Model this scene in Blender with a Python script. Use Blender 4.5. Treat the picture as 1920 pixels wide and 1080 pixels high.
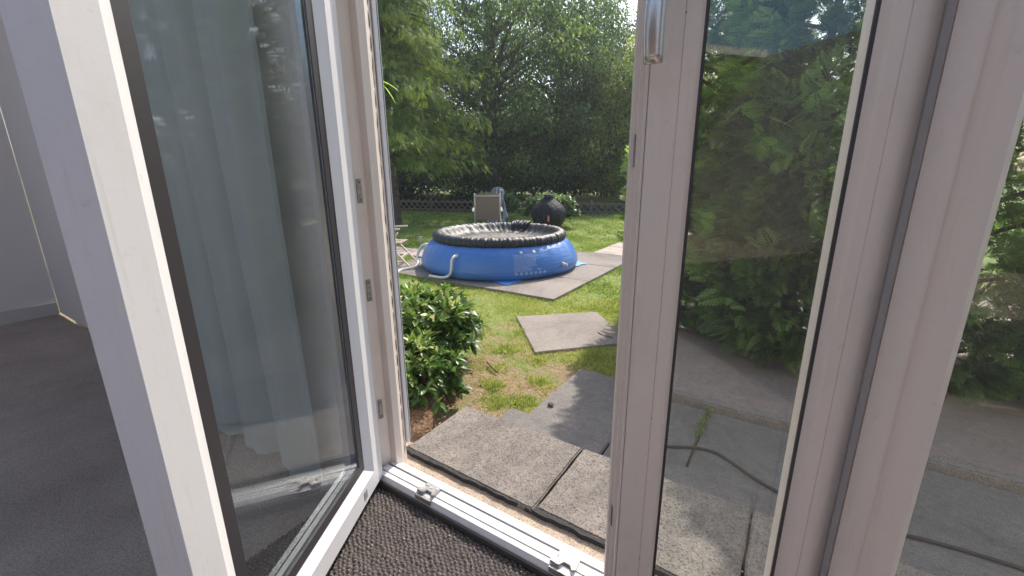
import bpy, bmesh, math, random
import numpy as np
from mathutils import Vector, Matrix
R_ = math.radians
for o in list(bpy.data.objects): bpy.data.objects.remove(o)
S = bpy.context.scene
COL = S.collection
rng = np.random.default_rng(7)
random.seed(7)
CZ = 1.44                      # eye height above the lawn

# ------------------------------------------------------------------ camera
tilt, psi, roll = math.atan(218/811.), R_(33.41), R_(0.476)
Fw = Vector((-math.sin(psi)*math.cos(tilt), math.cos(psi)*math.cos(tilt), -math.sin(tilt)))
R0 = Vector((math.cos(psi), math.sin(psi), 0)); U0 = R0.cross(Fw)
Rr = R0*math.cos(roll) - U0*math.sin(roll); Up = U0*math.cos(roll) + R0*math.sin(roll)
cam = bpy.data.cameras.new('camera'); co = bpy.data.objects.new('camera', cam); COL.objects.link(co)
cam.sensor_fit = 'HORIZONTAL'; cam.sensor_width = 36; cam.lens = 811/1920*36
cam.clip_start = 0.02; cam.clip_end = 600
M = Matrix((( Rr.x, Up.x, -Fw.x, 0), (Rr.y, Up.y, -Fw.y, 0), (Rr.z, Up.z, -Fw.z, CZ), (0, 0, 0, 1)))
co.matrix_world = M
S.camera = co

# ------------------------------------------------------------------ light
SUN_AZ, SUN_EL = R_(-6), R_(48)          # azimuth measured from +Y towards +X
w = bpy.data.worlds.new('World'); S.world = w; w.use_nodes = True
nt = w.node_tree; bg = nt.nodes['Background']; bg.inputs['Strength'].default_value = 0.15
sky = nt.nodes.new('ShaderNodeTexSky'); sky.sky_type = 'NISHITA'; sky.sun_disc = False
sky.sun_elevation = SUN_EL; sky.sun_rotation = SUN_AZ; sky.dust_density = 2.5; sky.air_density = 1.0
nt.links.new(sky.outputs[0], bg.inputs['Color'])
sl = bpy.data.lights.new('sun', 'SUN'); sl.energy = 3.1; sl.angle = R_(0.53); sl.color = (1, .93, .83)
so = bpy.data.objects.new('sun', sl); COL.objects.link(so)
sd = Vector((math.sin(SUN_AZ)*math.cos(SUN_EL), math.cos(SUN_AZ)*math.cos(SUN_EL), math.sin(SUN_EL)))
so.rotation_euler = sd.to_track_quat('Z', 'Y').to_euler(); so.location = (0, 5, 12)
S.view_settings.view_transform = 'Standard'; S.view_settings.look = 'None'
S.view_settings.exposure = 0.85; S.view_settings.gamma = 1.0
S.render.engine = 'CYCLES'
S.cycles.max_bounces = 10; S.cycles.transparent_max_bounces = 24
S.cycles.diffuse_bounces = 5

# ------------------------------------------------------------------ materials
def mat(name, col, rough=.6, metal=0., spec=.5):
    m = bpy.data.materials.new(name); m.use_nodes = True
    b = m.node_tree.nodes['Principled BSDF']
    b.inputs['Base Color'].default_value = (*col, 1); b.inputs['Roughness'].default_value = rough
    b.inputs['Metallic'].default_value = metal; b.inputs['Specular IOR Level'].default_value = spec
    return m
def N(m, t, **k):
    n = m.node_tree.nodes.new(t)
    for a, v in k.items(): setattr(n, a, v)
    return n
def L(m, a, b): m.node_tree.links.new(a, b)
def coords(m, which='Object'):
    return N(m, 'ShaderNodeTexCoord').outputs[which]
def noise(m, vec, scale, detail=4, rough=.6, dist=0):
    n = N(m, 'ShaderNodeTexNoise'); n.inputs['Scale'].default_value = scale
    n.inputs['Detail'].default_value = detail; n.inputs['Roughness'].default_value = rough
    n.inputs['Distortion'].default_value = dist
    L(m, vec, n.inputs['Vector']); return n.outputs['Fac']
def voro(m, vec, scale, feature='F1', out='Distance'):
    n = N(m, 'ShaderNodeTexVoronoi'); n.feature = feature; n.inputs['Scale'].default_value = scale
    L(m, vec, n.inputs['Vector']); return n.outputs[out]
def ramp(m, fac, stops):
    n = N(m, 'ShaderNodeValToRGB'); e = n.color_ramp.elements
    while len(e) < len(stops): e.new(.5)
    for i, (p, c) in enumerate(stops):
        e[i].position = p; e[i].color = (*c, 1) if len(c) == 3 else c
    L(m, fac, n.inputs[0]); return n.outputs[0]
def mix(m, fac, a, b, mode='MIX'):
    n = N(m, 'ShaderNodeMix', data_type='RGBA', blend_type=mode)
    if isinstance(fac, float): n.inputs['Factor'].default_value = fac
    else: L(m, fac, n.inputs['Factor'])
    for i, v in ((6, a), (7, b)):
        if isinstance(v, tuple): n.inputs[i].default_value = (*v, 1)
        else: L(m, v, n.inputs[i])
    return n.outputs[2]
def bump(m, h, strength=.3, dist=.01):
    n = N(m, 'ShaderNodeBump'); n.inputs['Strength'].default_value = strength; n.inputs['Distance'].default_value = dist
    L(m, h, n.inputs['Height']); L(m, n.outputs[0], m.node_tree.nodes['Principled BSDF'].inputs['Normal'])
def base(m, c): L(m, c, m.node_tree.nodes['Principled BSDF'].inputs['Base Color'])

def pvc(name, col, dirt=(.35, .28, .2)):
    m = mat(name, col, .35); c = coords(m)
    n = noise(m, c, 6, 6, .7); n2 = noise(m, c, 120, 3)
    f = ramp(m, n, [(.52, (0, 0, 0)), (.8, (.35, .35, .35))])
    f2 = ramp(m, n2, [(.55, (0, 0, 0)), (.75, (.3, .3, .3))])
    a = mix(m, f, col, tuple(.55*x+.45*y for x, y in zip(col, dirt)))
    mp = N(m, 'ShaderNodeMapping'); mp.inputs['Scale'].default_value = (1, 1, .06); L(m, c, mp.inputs[0])
    n5 = noise(m, mp.outputs[0], 55, 6, .75, .4); f5 = ramp(m, n5, [(.56, (0, 0, 0)), (.70, (.38, .38, .38))])
    n6 = noise(m, c, 38, 3, .6); f6 = ramp(m, n6, [(.66, (0, 0, 0)), (.74, (.5, .5, .5))])
    a = mix(m, f5, a, tuple(.6*x+.4*y for x, y in zip(col, dirt))); a = mix(m, f6, a, tuple(.82*x for x in col))
    base(m, mix(m, f2, a, tuple(.86*x for x in col)))
    r = ramp(m, n, [(.3, (.3, .3, .3)), (.8, (.6, .6, .6))]); L(m, r, m.node_tree.nodes['Principled BSDF'].inputs['Roughness'])
    bump(m, n2, .05, .002); return m
PVC = pvc('white_upvc', (.80, .79, .80))
PVCW = pvc('cream_upvc', (.79, .69, .61))
GASK = mat('black_gasket', (.045, .04, .045), .5)
METAL = mat('galvanised_steel', (.35, .34, .32), .45, .55)
_c = coords(METAL); base(METAL, ramp(METAL, noise(METAL, _c, 90, 5), [(.3, (.20, .19, .18)), (.7, (.42, .41, .39))]))
DARKM = mat('tarnished_steel', (.16, .15, .14), .5, .7)
STEEL = mat('brushed_steel', (.62, .61, .6), .28, 1.)
_c = coords(STEEL); bump(STEEL, noise(STEEL, _c, 260, 2), .06, .001)
ALU = mat('anodised_aluminium', (.5, .53, .56), .3, .9)

def glassmat(name, tint=(.93, .96, .94), r0=.05):
    m = bpy.data.materials.new(name); m.use_nodes = True; t = m.node_tree; t.nodes.clear()
    o = t.nodes.new('ShaderNodeOutputMaterial'); tr = t.nodes.new('ShaderNodeBsdfTransparent'); tr.inputs[0].default_value = (*tint, 1)
    gl = t.nodes.new('ShaderNodeBsdfGlossy'); gl.inputs['Roughness'].default_value = .015; gl.inputs['Color'].default_value = (.95, .97, 1, 1)
    df = t.nodes.new('ShaderNodeBsdfDiffuse'); df.inputs[0].default_value = (.7, .7, .68, 1)
    lw = t.nodes.new('ShaderNodeLayerWeight'); lw.inputs[0].default_value = .5
    p = t.nodes.new('ShaderNodeMath'); p.operation = 'POWER'; p.inputs[1].default_value = 3.8; t.links.new(lw.outputs['Facing'], p.inputs[0])
    ml = t.nodes.new('ShaderNodeMath'); ml.operation = 'MULTIPLY_ADD'; ml.inputs[1].default_value = 1-r0; ml.inputs[2].default_value = r0
    t.links.new(p.outputs[0], ml.inputs[0])
    mx = t.nodes.new('ShaderNodeMixShader'); t.links.new(ml.outputs[0], mx.inputs[0]); t.links.new(tr.outputs[0], mx.inputs[1]); t.links.new(gl.outputs[0], mx.inputs[2])
    # thin uneven film of dust
    tc = t.nodes.new('ShaderNodeTexCoord'); nn = t.nodes.new('ShaderNodeTexNoise'); nn.inputs['Scale'].default_value = 9; nn.inputs['Detail'].default_value = 8
    t.links.new(tc.outputs['Object'], nn.inputs['Vector'])
    rr = t.nodes.new('ShaderNodeMapRange'); rr.inputs['From Min'].default_value = .3; rr.inputs['From Max'].default_value = .8
    rr.inputs['To Min'].default_value = .004; rr.inputs['To Max'].default_value = .022; t.links.new(nn.outputs['Fac'], rr.inputs['Value'])
    m2 = t.nodes.new('ShaderNodeMixShader'); t.links.new(rr.outputs[0], m2.inputs[0]); t.links.new(mx.outputs[0], m2.inputs[1]); t.links.new(df.outputs[0], m2.inputs[2])
    t.links.new(m2.outputs[0], o.inputs[0]); return m
GLASS = glassmat('window_glass', (.95, .97, .96), .04)

def leafmat(name, stops, trans=.35, rough=.45, attr='rnd', tcol=1.5, spec=.4):
    m = mat(name, (.05, .1, .02), rough, 0, spec); t = m.node_tree
    a = N(m, 'ShaderNodeAttribute'); a.attribute_name = attr
    col = ramp(m, a.outputs['Fac'], stops); base(m, col)
    tr = N(m, 'ShaderNodeBsdfTranslucent')
    c2 = mix(m, 1.0, col, (tcol, tcol*1.1, tcol*.6), 'MULTIPLY'); L(m, c2, tr.inputs[0])
    ms = N(m, 'ShaderNodeMixShader'); ms.inputs[0].default_value = trans
    L(m, t.nodes['Principled BSDF'].outputs[0], ms.inputs[1]); L(m, tr.outputs[0], ms.inputs[2])
    L(m, ms.outputs[0], t.nodes['Material Output'].inputs[0]); return m

def stone(name, cols, scale=1., bstr=.5, speck=True, rough=.85, k=1., ss=190):
    m = mat(name, cols[1], rough); c = coords(m)
    n1 = noise(m, c, 2.2*scale, 5, .65); n2 = noise(m, c, ss, 3, .75); v = voro(m, c, 190*scale)
    a = ramp(m, n1, [(.3, cols[0]), (.7, cols[1])])
    if speck:
        s = ramp(m, n2, [(.38, (1-.68*k, 1-.68*k, 1-.67*k)), (.48, (1-.03*k,)*3), (.62, (1.0, 1.0, 1.0)), (.72, (1+.7*k, 1+.62*k, 1+.5*k))])
        a = mix(m, 1.0, a, s, 'MULTIPLY')
        n3 = noise(m, c, 26, 5, .75); a = mix(m, 1.0, a, ramp(m, n3, [(.3, (1-.3*k, 1-.3*k, 1-.27*k)), (.7, (1+.18*k, 1+.15*k, 1+.1*k))]), 'MULTIPLY')
        n4 = noise(m, c, 1.3, 6, .8, .8); a = mix(m, 1.0, a, ramp(m, n4, [(.35, (.72, .71, .70)), (.5, (1, 1, 1)), (.7, (1.18, 1.14, 1.08))]), 'MULTIPLY')
    base(m, a)
    h = mix(m, .5, n2, v); bump(m, h, bstr, .006); return m
SLAB = stone('pitted_concrete', ((.23, .205, .185), (.285, .255, .228)), 1, .95, k=1., ss=150)
SLABD = stone('weathered_concrete', ((.18, .17, .16), (.235, .22, .205)), .8, .7, k=.8, ss=170)
PATIO = stone('patio_concrete', ((.235, .205, .185), (.305, .27, .24)), .6, .3, k=.55, ss=150)
PALE = stone('sandstone_paving', ((.40, .33, .28), (.50, .42, .36)), .5, .25, k=.3)
SILL = stone('sandy_sill', ((.42, .33, .25), (.52, .43, .34)), 1.4, .3)
KERB = stone('kerb_concrete', ((.26, .23, .21), (.34, .30, .27)), .8, .4)
BITU = mat('bitumen_edge', (.03, .03, .032), .8); bump(BITU, noise(BITU, coords(BITU), 60), .8, .01)
RENDER = stone('wall_render', ((.55, .53, .5), (.62, .6, .56)), .6, .4, False)
WHITEP = mat('white_plaster', (.80, .75, .70), .9)
BARK = mat('bark', (.07, .05, .04), .95); _c = coords(BARK)
base(BARK, ramp(BARK, noise(BARK, _c, 9, 6, .7), [(.3, (.06, .04, .035)), (.7, (.20, .14, .115))])); bump(BARK, noise(BARK, _c, 14, 5), .8, .05)

# ------------------------------------------------------------------ mesh helpers
def link(name, me, m, parent=None):
    o = bpy.data.objects.new(name, me); COL.objects.link(o)
    if m is not None: me.materials.append(m)
    if parent is not None: o.parent = parent
    return o
def tag(o, label=None, cat=None, group=None, kind=None):
    for k, v in (('label', label), ('category', cat), ('group', group), ('kind', kind)):
        if v: o[k] = v
    return o
def empty(name, loc, rz=0, label=None, cat=None, group=None):
    o = bpy.data.objects.new(name, None); COL.objects.link(o); o.location = loc; o.rotation_euler = (0, 0, rz)
    o.empty_display_size = .1
    return tag(o, label, cat, group)
def npmesh(name, V, F, rnd=None, smooth=False):
    V = np.asarray(V, np.float32); F = np.asarray(F, np.int32); k = F.shape[1]
    me = bpy.data.meshes.new(name); me.vertices.add(len(V)); me.vertices.foreach_set('co', V.ravel())
    me.loops.add(F.size); me.loops.foreach_set('vertex_index', F.ravel())
    me.polygons.add(len(F)); me.polygons.foreach_set('loop_start', np.arange(0, F.size, k, dtype=np.int32))
    me.polygons.foreach_set('loop_total', np.full(len(F), k, np.int32))
    if smooth: me.polygons.foreach_set('use_smooth', np.ones(len(F), bool))
    me.update(calc_edges=True)
    if rnd is not None:
        a = me.attributes.new('rnd', 'FLOAT', 'FACE'); a.data.foreach_set('value', np.asarray(rnd, np.float32))
    return me
class MB:
    def __init__(s): s.bm = bmesh.new()
    def box(s, a, b, mtx=None):
        vs = [s.bm.verts.new((x, y, z)) for z in (a[2], b[2]) for y in (a[1], b[1]) for x in (a[0], b[0])]
        for f in ((0, 2, 3, 1), (4, 5, 7, 6), (0, 1, 5, 4), (2, 6, 7, 3), (0, 4, 6, 2), (1, 3, 7, 5)):
            s.bm.faces.new([vs[i] for i in f])
        if mtx is not None: bmesh.ops.transform(s.bm, matrix=mtx, verts=vs)
        return s
    def prism(s, pts, z0, z1, mtx=None):
        n = len(pts); a = [s.bm.verts.new((p[0], p[1], z0)) for p in pts]; b = [s.bm.verts.new((p[0], p[1], z1)) for p in pts]
        s.bm.faces.new(a[::-1]); s.bm.faces.new(b)
        for i in range(n): s.bm.faces.new((a[i], a[(i+1) % n], b[(i+1) % n], b[i]))
        if mtx is not None: bmesh.ops.transform(s.bm, matrix=mtx, verts=a+b)
        return s
    def bar(s, p, q, w, h, up=(0, 0, 1)):
        p, q = Vector(p), Vector(q); d = (q-p).normalized(); r = d.cross(Vector(up)).normalized(); u = r.cross(d)
        vs = []
        for c in (p, q):
            for x, y in ((-1, -1), (1, -1), (1, 1), (-1, 1)): vs.append(s.bm.verts.new(c + r*x*w/2 + u*y*h/2))
        for f in ((0, 1, 2, 3), (7, 6, 5, 4), (0, 4, 5, 1), (1, 5, 6, 2), (2, 6, 7, 3), (3, 7, 4, 0)): s.bm.faces.new([vs[i] for i in f])
        return s
    def tube(s, pts, rad, seg=10, cap=True):
        pts = [Vector(p) for p in pts]; rad = rad if hasattr(rad, '__len__') else [rad]*len(pts)
        rings = []; ref = Vector((.31, .17, .93))
        for i, p in enumerate(pts):
            d = (pts[min(i+1, len(pts)-1)] - pts[max(i-1, 0)]).normalized()
            r = d.cross(ref)
            if r.length < .1: r = d.cross(Vector((1, 0, 0)))
            r.normalize(); u = r.cross(d)
            rings.append([s.bm.verts.new(p + (r*math.cos(t) + u*math.sin(t))*rad[i]) for t in [2*math.pi*k/seg for k in range(seg)]])
        for a, b in zip(rings, rings[1:]):
            for k in range(seg): s.bm.faces.new((a[k], a[(k+1) % seg], b[(k+1) % seg], b[k]))
        if cap: s.bm.faces.new(rings[0][::-1]); s.bm.faces.new(rings[-1])
        return s
    def grid(s, fn, nu, nv, wrap=False):
        g = [[s.bm.verts.new(fn(i/nu, j/nv)) for j in range(nv+1)] for i in range(nu if wrap else nu+1)]
        for i in range(nu):
            for j in range(nv):
                a, b = g[i], g[(i+1) % len(g)]
                s.bm.faces.new((a[j], b[j], b[j+1], a[j+1]))
        return s
    def lathe(s, prof, seg=32, c=(0, 0, 0), f=None):
        def fn(u, v):
            k = v*(len(prof)-1); i = min(int(k), len(prof)-2); t = k-i
            r = prof[i][0]*(1-t)+prof[i+1][0]*t; z = prof[i][1]*(1-t)+prof[i+1][1]*t; th = 2*math.pi*u
            if f: r, z = f(r, z, th)
            return (c[0]+r*math.cos(th), c[1]+r*math.sin(th), c[2]+z)
        return s.grid(fn, seg, len(prof)-1, True)
    def build(s, name, m, parent=None, smooth=False, bevel=0, sub=0, loc=None):
        bmesh.ops.recalc_face_normals(s.bm, faces=s.bm.faces)
        if bevel: bmesh.ops.bevel(s.bm, geom=list(s.bm.edges), offset=bevel, segments=2, affect='EDGES', clamp_overlap=True)
        me = bpy.data.meshes.new(name); s.bm.to_mesh(me); s.bm.free()
        if smooth: me.polygons.foreach_set('use_smooth', [True]*len(me.polygons))
        o = link(name, me, m, parent)
        if sub: md = o.modifiers.new('sub', 'SUBSURF'); md.levels = md.render_levels = sub
        if loc is not None: o.location = loc
        return o
def frame_mtx(o, ex, ez=(0, 0, 1)):
    ex = Vector(ex).normalized(); ez = Vector(ez); ey = ez.cross(ex)
    return Matrix(((ex.x, ey.x, ez.x, o[0]), (ex.y, ey.y, ez.y, o[1]), (ex.z, ey.z, ez.z, o[2]), (0, 0, 0, 1)))
def ring_frame(mb, W, H, prof, mtx):
    """sweep a closed profile (u inward, w depth along local +Y) round a W x H rectangle standing in local XZ"""
    vs = []
    for u, wd in prof:
        vs.append([mb.bm.verts.new(mtx @ Vector(p)) for p in ((u, wd, u), (W-u, wd, u), (W-u, wd, H-u), (u, wd, H-u))])
    n = len(prof)
    for i in range(n):
        a, b = vs[i], vs[(i+1) % n]
        for k in range(4): mb.bm.faces.new((a[k], a[(k+1) % 4], b[(k+1) % 4], b[k]))

# ------------------------------------------------------------------ GROUND
def hnoise(x, y, s, seed=0):
    return (np.sin(x*s*1.3+seed)*np.cos(y*s*1.7+seed*2.1)+np.sin((x+y)*s*.9+seed*.7)*np.sin((x-y)*s*1.1+seed*1.9)+np.sin(x*s*2.7+y*s*2.1+seed*3.3)*.5)/2.5
SOIL = mat('lawn_soil', (.1, .08, .05), .95); c = coords(SOIL)
soil = ramp(SOIL, noise(SOIL, c, 30, 8, .75), [(.3, (.13, .09, .05)), (.55, (.30, .21, .13)), (.75, (.50, .37, .24))])
green = ramp(SOIL, noise(SOIL, c, 9, 8, .8), [(.3, (.10, .15, .03)), (.7, (.24, .30, .08))])
gm = N(SOIL, 'ShaderNodeSeparateXYZ'); L(SOIL, c, gm.inputs[0])
mr = N(SOIL, 'ShaderNodeMapRange'); mr.inputs['From Min'].default_value = 2.6; mr.inputs['From Max'].default_value = 6.0
L(SOIL, gm.outputs['Y'], mr.inputs['Value'])
ad = N(SOIL, 'ShaderNodeMath'); ad.operation = 'MULTIPLY_ADD'; ad.inputs[1].default_value = .75
L(SOIL, mr.outputs[0], ad.inputs[0]); L(SOIL, noise(SOIL, c, 2.5, 6, .7), ad.inputs[2])
gf = ramp(SOIL, ad.outputs[0], [(.48, (0, 0, 0)), (.62, (1, 1, 1))])
base(SOIL, mix(SOIL, gf, soil, green)); bump(SOIL, noise(SOIL, c, 45, 8), .9, .02)
mb = MB(); mb.box((-300, 1.1, -.5), (300, 400, 0)); lawn = mb.build('ground', SOIL); tag(lawn, 'lawn ground with dry bare patches', kind='structure')
mb = MB(); mb.box((-300, -300, -.502), (300, 1.096, -.004)); o = mb.build('ground', SOIL); tag(o, kind='structure')

# patio: large concrete slabs with joints
pt = MB()
xs = [-8.3, -7.3, -6.3, -5.3, -4.27, -3.25, -2.2]; ys = [4.2, 5.2, 6.2, 7.15]
for i in range(6):
    for j in range(3):
        if i < 3 and j > 0: continue
        y1 = 4.86 if i < 3 else ys[j+1]
        h = .035 + random.uniform(-.003, .003)
        pt.box((xs[i]+.006, ys[j]+.006, -.05), (xs[i+1]-.006, y1-.006, h))
patio = pt.build('patio', PATIO, bevel=.004); tag(patio, kind='structure')
mb = MB()
for k in range(5): mb.box((-3.0, 7.17+k*.8, -.05), (-1.9, 7.95+k*.8, .03))
for k in range(8): mb.box((-6.1-k*.8, 5.32, -.05), (-5.33-k*.8, 5.85, .028))
o = mb.build('path', PALE, bevel=.004); tag(o, kind='structure')
# side path of dark slabs, steps
mb = MB()
for (x0, x1, y0, y1) in ((-1.2, -.52, 1.83, 2.72), (-.512, -.30, 1.83, 2.60), (-.288, .5, 1.83, 2.60), (.508, 1.3, 1.83, 2.6), (1.308, 2.3, 1.83, 2.6)):
    mb.box((x0, y0, -.05), (x1, y1, .03))
o = mb.build('path', SLABD, bevel=.004); tag(o, kind='structure')
def slab(name, pts, z0, z1, m, label, cat='slab', group=None):
    cx = sum(p[0] for p in pts)/len(pts); cy = sum(p[1] for p in pts)/len(pts)
    b = MB(); b.prism([(p[0]-cx, p[1]-cy) for p in pts], 0, z1-z0); bmesh.ops.recalc_face_normals(b.bm, faces=b.bm.faces)
    bmesh.ops.bevel(b.bm, geom=list(b.bm.edges), offset=.005, segments=2, affect='EDGES')
    top = [e for e in b.bm.edges]
    bmesh.ops.subdivide_edges(b.bm, edges=[e for e in top if e.calc_length() > .2], cuts=14, use_grid_fill=True)
    for v in b.bm.verts:
        v.co.x += .001*math.sin(v.co.y*41+v.co.x*23); v.co.y += .001*math.sin(v.co.x*47+v.co.z*90)
    me = bpy.data.meshes.new(name); b.bm.to_mesh(me); b.bm.free()
    o = link(name, me, m); o.location = (cx, cy, z0); return tag(o, label, cat, group)
zt = CZ-1.1
for i, (x0, x1) in enumerate(((-1.232, -.617), (-.608, .0), (.008, .62), (.628, 1.24))):
    slab('paving_slab', [(x0, 1.065), (x1, 1.05), (x1, 1.452), (x0, 1.452)], zt-.05, zt, SLAB,
         ['rough grey slab on the top step outside the open doorway, at the left', 'rough grey slab on the top step half hidden by the near door leaf',
          'rough grey slab on the top step seen through the near door glass', 'rough grey slab on the top step, far right under the side window'][i], group='paving slabs on the top step')
mb = MB(); mb.box((-1.215, 1.07, 0), (2.3, 1.44, zt-.052)); o = mb.build('step', BITU); tag(o, kind='structure')
mb = MB(); mb.box((-1.20, 1.442, 0), (-.62, 1.80, .17)); mb.box((-.612, 1.442, 0), (.0, 1.80, .17)); mb.box((.008, 1.442, 0), (2.3, 1.80, .17))
o = mb.build('step', SLABD, bevel=.006); tag(o, kind='structure')
slab('stepping_slab', [(-2.26, 3.5), (-1.643, 2.822), (-1.05, 3.45), (-1.633, 4.071)], -.03, .022, PATIO,
     'square concrete stepping slab set askew in the lawn between pool and door', 'slab')

# bed with kerb on the right
MULCH = mat('mulch', (.2, .12, .07), .95); c = coords(MULCH)
base(MULCH, ramp(MULCH, noise(MULCH, c, 60, 6, .8), [(.3, (.09, .05, .03)), (.5, (.25, .15, .09)), (.72, (.42, .28, .18))])); bump(MULCH, noise(MULCH, c, 70, 6), 1., .02)
BED = mat('bed_soil', (.2, .12, .07), .95); c = coords(BED)
base(BED, ramp(BED, noise(BED, c, 22, 8, .8), [(.3, (.24, .185, .155)), (.6, (.36, .28, .24)), (.75, (.48, .39, .33))])); bump(BED, noise(BED, c, 50, 6), .6, .02)
mb = MB(); mb.box((-.62, 2.615, -.05), (5, 2.70, .075)); o = mb.build('kerb', KERB, bevel=.01); tag(o, kind='structure')
def bedz(x, y): return .05 + .02*math.sin(x*5+y*3) + .012*math.sin(x*17-y*13)
mb = MB(); mb.grid(lambda u, v: (-.9+6*u, 2.70+4*v, bedz(-.9+6*u, 2.7+4*v) if v > 0 else .03), 60, 40); o = mb.build('flower_bed', BED, smooth=True); tag(o, kind='structure')
# mulch ground under the laurel
def mz(x, y):
    r = math.hypot((x+1.95)/1.0, (y-1.95)/.62); return .03 + .10*max(0, 1-r**2) + .014*math.sin(x*31+y*13)*math.cos(y*37-x*11)
mb = MB(); mb.grid(lambda u, v: (-3.4+1.88*u - .36*u*v*v + .05*math.sin(v*19), 1.12+1.15*v + .06*math.sin(u*17), mz(-3.4+2.0*u, 1.12+1.15*v) if (.02 < u < .98 and .02 < v < .98) else -.02), 90, 60)
o = mb.build('mulch_bed', MULCH, smooth=True); tag(o, kind='structure')
# loose litter on the mulch
LITTER = leafmat('leaf_litter', [(0, (.07, .04, .025)), (.4, (.20, .115, .065)), (.75, (.36, .22, .13)), (1, (.55, .42, .30))], .1, .8)
def cards(P, L_, W_, D, Nn, name, m, curl=0., shape='leaf', rnd=None, parent=None, tip=.0):
    """one leaf per point: centre-line P, length L_, width W_, direction D, normal hint Nn"""
    n = len(P); D = D/np.linalg.norm(D, axis=1)[:, None]
    S_ = np.cross(D, Nn); S_ /= (np.linalg.norm(S_, axis=1)[:, None]+1e-9); Q = np.cross(S_, D)
    L_ = np.broadcast_to(L_, (n,))[:, None]; W_ = np.broadcast_to(W_, (n,))[:, None]
    if shape == 'rhomb':
        V = np.stack([P, P+D*L_*.45+S_*W_*.5-Q*curl*L_*.1, P+D*L_-Q*curl*L_*.35, P+D*L_*.45-S_*W_*.5-Q*curl*L_*.1], 1).reshape(-1, 3)
        F = np.arange(n*4).reshape(-1, 4); r = rnd
    elif shape == 'blade':
        V = np.stack([P-S_*W_*.5, P+S_*W_*.5, P+D*L_-Q*curl*L_*.4], 1).reshape(-1, 3); F = np.arange(n*3).reshape(-1, 3); r = rnd
    else:  # folded leaf, six quads
        st = [(0, .0), (.22, .36), (.5, .5), (.78, .36), (1., .02)]
        rows = []
        for t, wv in st:
            cen = P+D*L_*t-Q*curl*L_*t*t*.5; wv = max(wv, .03)
            rows += [cen+S_*W_*wv+Q*W_*.16*wv*2, cen, cen-S_*W_*wv+Q*W_*.16*wv*2]
        V = np.stack(rows, 1).reshape(-1, 3)
        t_ = []
        for i in range(4):
            a = i*3; t_ += [(a, a+1, a+4, a+3), (a+1, a+2, a+5, a+4)]
        F = (np.array(t_)[None]+(np.arange(n)*15)[:, None, None]).reshape(-1, 4); r = None if rnd is None else np.repeat(rnd, 8)
    me = npmesh(name, V, F, r, smooth=(shape == 'leaf'))
    return link(name, me, m, parent)
def unit(n, g=rng):
    v = g.normal(size=(n, 3)); return v/np.linalg.norm(v, axis=1)[:, None]
n = 3600
x = rng.uniform(-2.9, -1.35, n); y = rng.uniform(1.2, 2.35, n)
k = (np.hypot((x+2.25)/.74, (y-1.75)/.56) + rng.normal(0, .09, n)) < 1.0; x, y = x[k], y[k]
P = np.stack([x, y, np.array([mz(a, b) for a, b in zip(x, y)])+.004+rng.uniform(0, .012, len(x))], 1)
D = np.stack([rng.normal(size=len(x)), rng.normal(size=len(x)), rng.normal(0, .25, len(x))], 1)
o = cards(P, rng.uniform(.008, .034, len(x)), rng.uniform(.003, .011, len(x)), D, np.tile([0, 0, 1.], (len(x), 1))+unit(len(x))*.5, 'leaf_litter', LITTER, .4, 'rhomb', rng.random(len(x)))
tag(o, 'dry brown leaf litter and bark under the laurel', kind='stuff')

# ------------------------------------------------------------------ GRASS (stuff)
GRASS = leafmat('grass_blades', [(0, (.09, .14, .03)), (.35, (.19, .29, .055)), (.56, (.30, .39, .09)), (.74, (.44, .43, .19)), (1, (.62, .52, .31))], .45, .55, spec=.3, tcol=1.35)
def poly_in(x, y, pts):
    ins = np.zeros(len(x), bool); j = len(pts)-1
    for i in range(len(pts)):
        xi, yi = pts[i]; xj, yj = pts[j]
        c = ((yi > y) != (yj > y)) & (x < (xj-xi)*(y-yi)/(yj-yi+1e-12)+xi); ins ^= c; j = i
    return ins
def blocked(x, y):
    b = (x > -5.3) & (x < -2.215) & (y > 4.215) & (y < 7.15)
    b |= (x > -8.3) & (x < -5.3) & (y > 4.2) & (y < 4.86)
    b |= (x > -3.0) & (x < -1.9) & (y > 7.15) & (y < 11.2)
    b |= (x < -5.33) & (x > -12) & (y > 5.32) & (y < 5.85)
    b |= (x > -1.19) & (y < 2.705)
    b |= (x > -1.24) & (y < 1.85)
    b |= (x > -.75) & (y < 6.5)
    b |= poly_in(x, y, [(-2.235, 3.502), (-1.645, 2.85), (-1.07, 3.45), (-1.635, 4.045)])
    b |= np.hypot((x+2.25)/.74, (y-1.75)/.58)+.08*hnoise(x, y, 14., 3.) < 1.0
    return b
DRY = .46
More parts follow.
